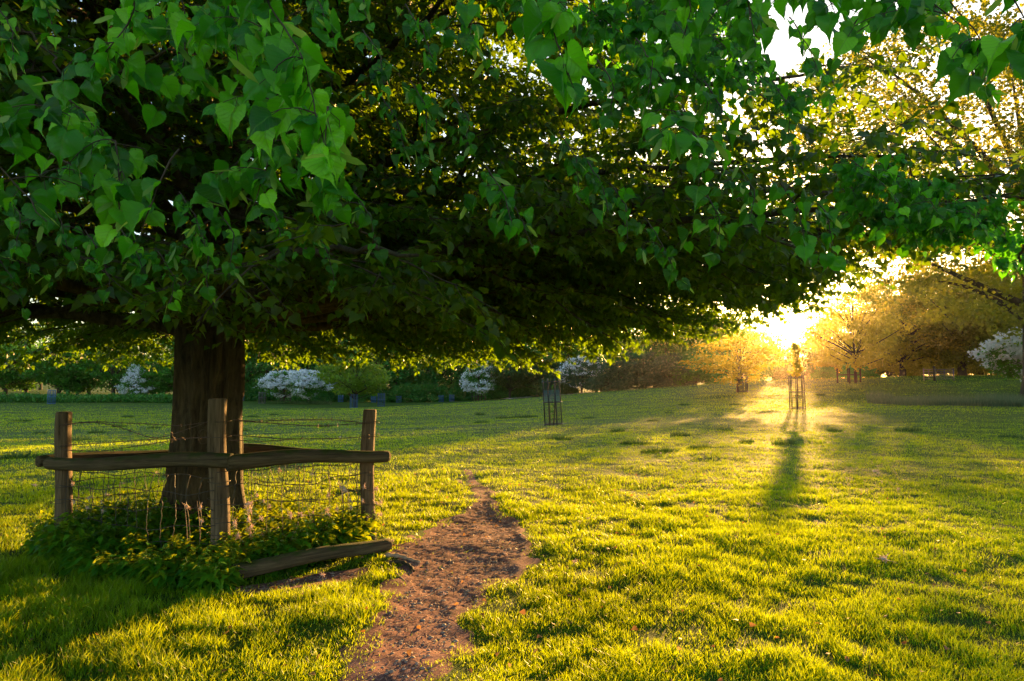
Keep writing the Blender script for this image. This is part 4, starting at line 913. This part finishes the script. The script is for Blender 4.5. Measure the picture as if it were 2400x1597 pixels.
# row with visible trunks on the left
for px, key, s_ in [(15, 'row', .95), (61, 'row2', 1.0), (140, 'row', 1.0), (160, 'row2', .9), (183, 'row2', .8), (210, 'row', 1.05), (264, 'row', 1.0), (345, 'row2', .8), (360, 'row2', .75), (384, 'row2', .8), (-60, 'row', 1.0), (420, 'row2', .85)]:
    put_tree("field_tree", key, px, 108 + fr.uniform(-3, 3), M_mid, "leafy green tree with a short dark trunk in the row behind the left hedge", group="row of trees behind the left hedge", s=s_ * .95, rot=fr.uniform(0, 6))
put_tree("hawthorn_tree", 'haw', 316, 103, M_mid, "blue white blossoming hawthorn among the green row left of the trunk", s=.85, blossom=B1)
put_tree("hawthorn_tree", 'haw2', 668, 104, M_mid, "left one of two touching white blossoming hawthorns, rounder and bluer", s=1.0, blossom=B2, rot=.5)
put_tree("hawthorn_tree", 'haw2', 724, 102, M_mid, "right one of two touching hawthorns, creamier blossom, left of the bright tree", s=1.02, blossom=B2, rot=2.3)
put_tree("bright_green_tree", 'lime', 830, 90.6, M_bright, "fresh yellow green tree with a round crown rising from a blue guard", s=1.02)
put_tree("hawthorn_tree", 'haw', 1122, 108, M_mid, "cone shaped white blossoming hawthorn above a low wooden stake guard", s=1.02, sz=1.08, blossom=B1, rot=1)
put_tree("hawthorn_tree", 'haw2', 1365, 100, M_grey, "thin straggling hawthorn with sparse bluish blossom behind the black guard", s=1.1, blossom=B3, rot=1.3)
for px, d_, m_, s_, key, lab in [(1195, 109, M_olive, .95, 'lime', "pale olive willow like tree right of the cone shaped hawthorn"), (1260, 108, M_olive, 1.0, 'lime', "second pale olive tree just left of the black iron guard"), (1310, 104, M_olive, .75, 'bush2', "pale olive bush behind the black iron guard"),
                           (1450, 97, M_grey, 1.0, 'bush2', "wide grey green bush with flat layered foliage in the far hedge"), (1508, 96, M_grey, .95, 'bush2', "grey green bush right of the widest layered bush"), (1410, 99, M_grey, .7, 'bush2', "low grey green bush between thin hawthorn and layered bush"),
                           (1570, 93, M_grey, .85, 'bush2', "low dull green bush at the crest left of the golden tree"), (1630, 92, M_dark, .8, 'bush2', "dark green bush below the golden tree's left edge"), (1690, 92, M_dark, .75, 'bush2', "dark low bush behind the golden tree's guard"),
                           (1790, 92, M_dark, .55, 'bush2', "dark low bush left of the glowing sapling's guard"), (1842, 89, M_olive, .42, 'bush2', "small olive bush closing the crest just left of the glowing sapling"), (1890, 90, M_olive, .40, 'bush2', "small olive bush closing the crest just right of the glowing sapling"),
                           (1930, 88, M_dark, .5, 'bush', "dark low bush left of the wooden tree cage"), (2010, 86, M_dark, .6, 'bush', "dark low bush right of the wooden tree cage")]:
    put_tree("bush" if 'bush' in key else "willow_tree", key, px, d_, m_, lab, "bush" if 'bush' in key else "tree", s=s_, rot=fr.uniform(0, 6))
# golden, backlit trees to the right
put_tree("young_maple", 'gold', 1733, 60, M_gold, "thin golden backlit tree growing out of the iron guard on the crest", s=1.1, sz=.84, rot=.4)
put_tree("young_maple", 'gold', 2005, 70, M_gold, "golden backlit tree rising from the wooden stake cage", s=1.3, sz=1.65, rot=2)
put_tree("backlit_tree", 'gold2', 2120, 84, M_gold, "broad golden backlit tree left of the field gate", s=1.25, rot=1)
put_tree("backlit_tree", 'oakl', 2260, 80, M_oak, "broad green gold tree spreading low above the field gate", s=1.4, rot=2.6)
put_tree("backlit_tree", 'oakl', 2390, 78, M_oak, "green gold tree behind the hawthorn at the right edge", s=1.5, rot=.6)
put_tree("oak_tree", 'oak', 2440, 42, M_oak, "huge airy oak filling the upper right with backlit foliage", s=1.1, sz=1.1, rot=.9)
put_tree("hawthorn_tree", 'haw2', 2440, 52, M_mid, "white blossoming hawthorn at the right edge below the oak", s=1.0, blossom=B2, rot=.2)
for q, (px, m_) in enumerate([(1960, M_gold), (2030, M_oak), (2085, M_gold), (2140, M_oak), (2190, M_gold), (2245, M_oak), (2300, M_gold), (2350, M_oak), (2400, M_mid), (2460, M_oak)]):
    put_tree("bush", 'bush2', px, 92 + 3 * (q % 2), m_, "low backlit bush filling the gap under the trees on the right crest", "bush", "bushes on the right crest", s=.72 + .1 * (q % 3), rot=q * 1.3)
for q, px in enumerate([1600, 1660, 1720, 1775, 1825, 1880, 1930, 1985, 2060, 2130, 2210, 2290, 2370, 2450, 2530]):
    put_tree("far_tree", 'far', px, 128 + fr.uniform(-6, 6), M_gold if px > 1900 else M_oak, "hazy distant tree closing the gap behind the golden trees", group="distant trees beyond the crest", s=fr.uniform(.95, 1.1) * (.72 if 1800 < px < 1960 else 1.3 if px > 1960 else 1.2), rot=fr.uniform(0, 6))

# ---------------------------------------------------------------- wooden stake cages, gate, hedge band, reeds
def stake_cage(px, d, h, w_, label):
    P = at(px, d); t = thing("stake_cage", label, "tree guard", P); t.rotation_euler = (0, 0, .4)
    for sx, sy in ((-1, -1), (1, -1), (1, 1), (-1, 1)):
        b = MB(); V, Fs = tube([(sx * w_, sy * w_, -.1), (sx * w_, sy * w_, h)], .07, 7); b.add(V, Fs); b.build("post", M_barkfar, t)
    for sx, sy, ex, ey in ((-1, -1, 1, -1), (1, -1, 1, 1), (1, 1, -1, 1), (-1, 1, -1, -1)):
        b = MB(); V, Fs = tube([(sx * w_ * 1.08, sy * w_ * 1.08, h * .55), (ex * w_ * 1.08, ey * w_ * 1.08, h * .55)], .05, 6); b.add(V, Fs); b.build("rail", M_barkfar, t)
stake_cage(1990, 70, 1.5, .75, "wooden stake cage round the foot of the golden tree on the crest")
stake_cage(1122, 107, 1.2, .8, "low wooden stake cage under the cone shaped hawthorn")
stake_cage(670, 103, .8, .7, "small wooden stake cage below the touching white hawthorns")
def gate(px0, px1, d, h, label, m, bars=5, d2=None):
    A = at(px0, d); B = at(px1, d2 or d); t = thing("field_gate", label, "gate", A); B = B - A
    for e in (np.zeros(3), B):
        b = MB(); V, Fs = tube([e + [0, 0, -.1], e + [0, 0, h + .08]], .06, 6); b.add(V, Fs); b.build("post", m, t)
    for q in range(bars):
        z = .2 + (h - .2) * q / (bars - 1); b = MB(); V, Fs = tube([[0, 0, z], B + [0, 0, z]], .028, 5); b.add(V, Fs); b.build("bar", m, t)
    b = MB(); V, Fs = tube([B / 2 + [0, 0, .2], B / 2 + [0, 0, h]], .028, 5); b.add(V, Fs); b.build("brace", m, t)
gate(2193, 2236, 68, 1.15, "grey steel field gate by the trees on the right crest", M_gate, 6)
gate(2166, 2190, 69, 1.15, "pinkish wooden hurdle left of the grey field gate", M_pink, 5, d2=68)
P = at(2191, 68); b = MB(); V, Fs = tube([(0, 0, -.1), (0, 0, 1.5)], .11, 8); b.add(V, Fs); tag(b.build("gate_post", M_barkfar, loc=P), "stout dark post between wooden hurdle and steel gate", "post")

def scrub(name, region, n, h, m, ls, label, seed, leafy=True):
    q = np.random.default_rng(seed); px = q.uniform(region[0], region[1], n); d_ = np.interp(px, region[2], region[3]) + q.uniform(0, region[4], n)
    t = (px - 1200) / F; x_ = t * d_; z_ = base_z(x_, d_) + bumps(x_, d_); hh = h * (.35 + fnoise(x_ * .45, d_ * .45, seed, 3)) * q.uniform(.3, 1.1, n)
    kq = fnoise(x_ * .35, d_ * .5, seed + 9, 3) > (.30 if leafy else .42); x_, d_, z_, hh = x_[kq], d_[kq], z_[kq], hh[kq]; n = len(x_)
    b = MB()
    if leafy:
        pos = np.stack([x_, d_, z_ + hh * q.random(n) ** .6], -1); Xv, Yv, Zv = frames(q.normal(0, 1, (n, 3)), None, 1); V, Fs = place(*LQ, pos, Xv, Yv, Zv, ls * q.uniform(.6, 1.4, n)); b.add(V, Fs, np.repeat(q.random(n), 4))
    else:
        P = np.stack([x_, d_, z_ - .02], -1); T = P + np.stack([q.normal(0, .18, n) * hh, q.normal(0, .18, n) * hh, hh], -1); a = q.uniform(0, 6.28, n); Wv = np.stack([np.cos(a), np.sin(a), 0 * a], -1) * ls
        b.add(np.stack([P - Wv, P + Wv, T], 1).reshape(-1, 3), [np.arange(n)[:, None] * 3 + np.array([[0, 1, 2]])], np.repeat(q.random(n), 3))
    return tag(b.build(name, m, smooth=False), label, name, kind='stuff')
scrub("undergrowth", (-80, 425, [0, 420], [96, 100], 6), 26000, 1.3, M_dark, .26, "dark green hedge band running below the left row of trees", 51)
scrub("reeds", (2030, 2500, [2030, 2120, 2400], [46, 42, 39], 5), 30000, .75, M_reed, .016, "dull grey green rushes in a damp strip at the right", 52, False)
scrub("rough_grass", (1960, 2500, [1960, 2500], [50, 47], 14), 9000, .35, M_olive, .02, "rough olive grass on the slope behind the rushes", 53, False)
scrub("weeds", (650, 780, [650, 780], [99, 99], 3), 2600, .7, M_olive, .12, "low weedy patch below the touching hawthorns", 54)

# ---------------------------------------------------------------- haze volume, added for the warm glow round the sun
hb_ = MB(); hx = 1260.0
c8 = np.array([(x, y, z) for z in (-4.0, 34.0) for x, y in ((-hx, -hx), (hx, -hx), (hx, hx), (-hx, hx))])
hb_.add(c8, np.array([[3, 2, 1, 0], [4, 5, 6, 7], [0, 1, 5, 4], [1, 2, 6, 5], [2, 3, 7, 6], [3, 0, 4, 7]]))
hm, hn, hl = mat("sun_glow_haze"); pv = N(hn, "ShaderNodeVolumePrincipled", i={'Density': HAZE, 'Anisotropy': .93, 'Color': (1.0, .80, .58, 1)})
ho = N(hn, "ShaderNodeOutputMaterial"); hl.new(pv.outputs[0], ho.inputs['Volume'])
o = hb_.build("haze", hm, smooth=False); o["kind"] = 'stuff'; o["label"] = "thin golden haze over the meadow, added for the glow round the sun"; o["category"] = "haze"
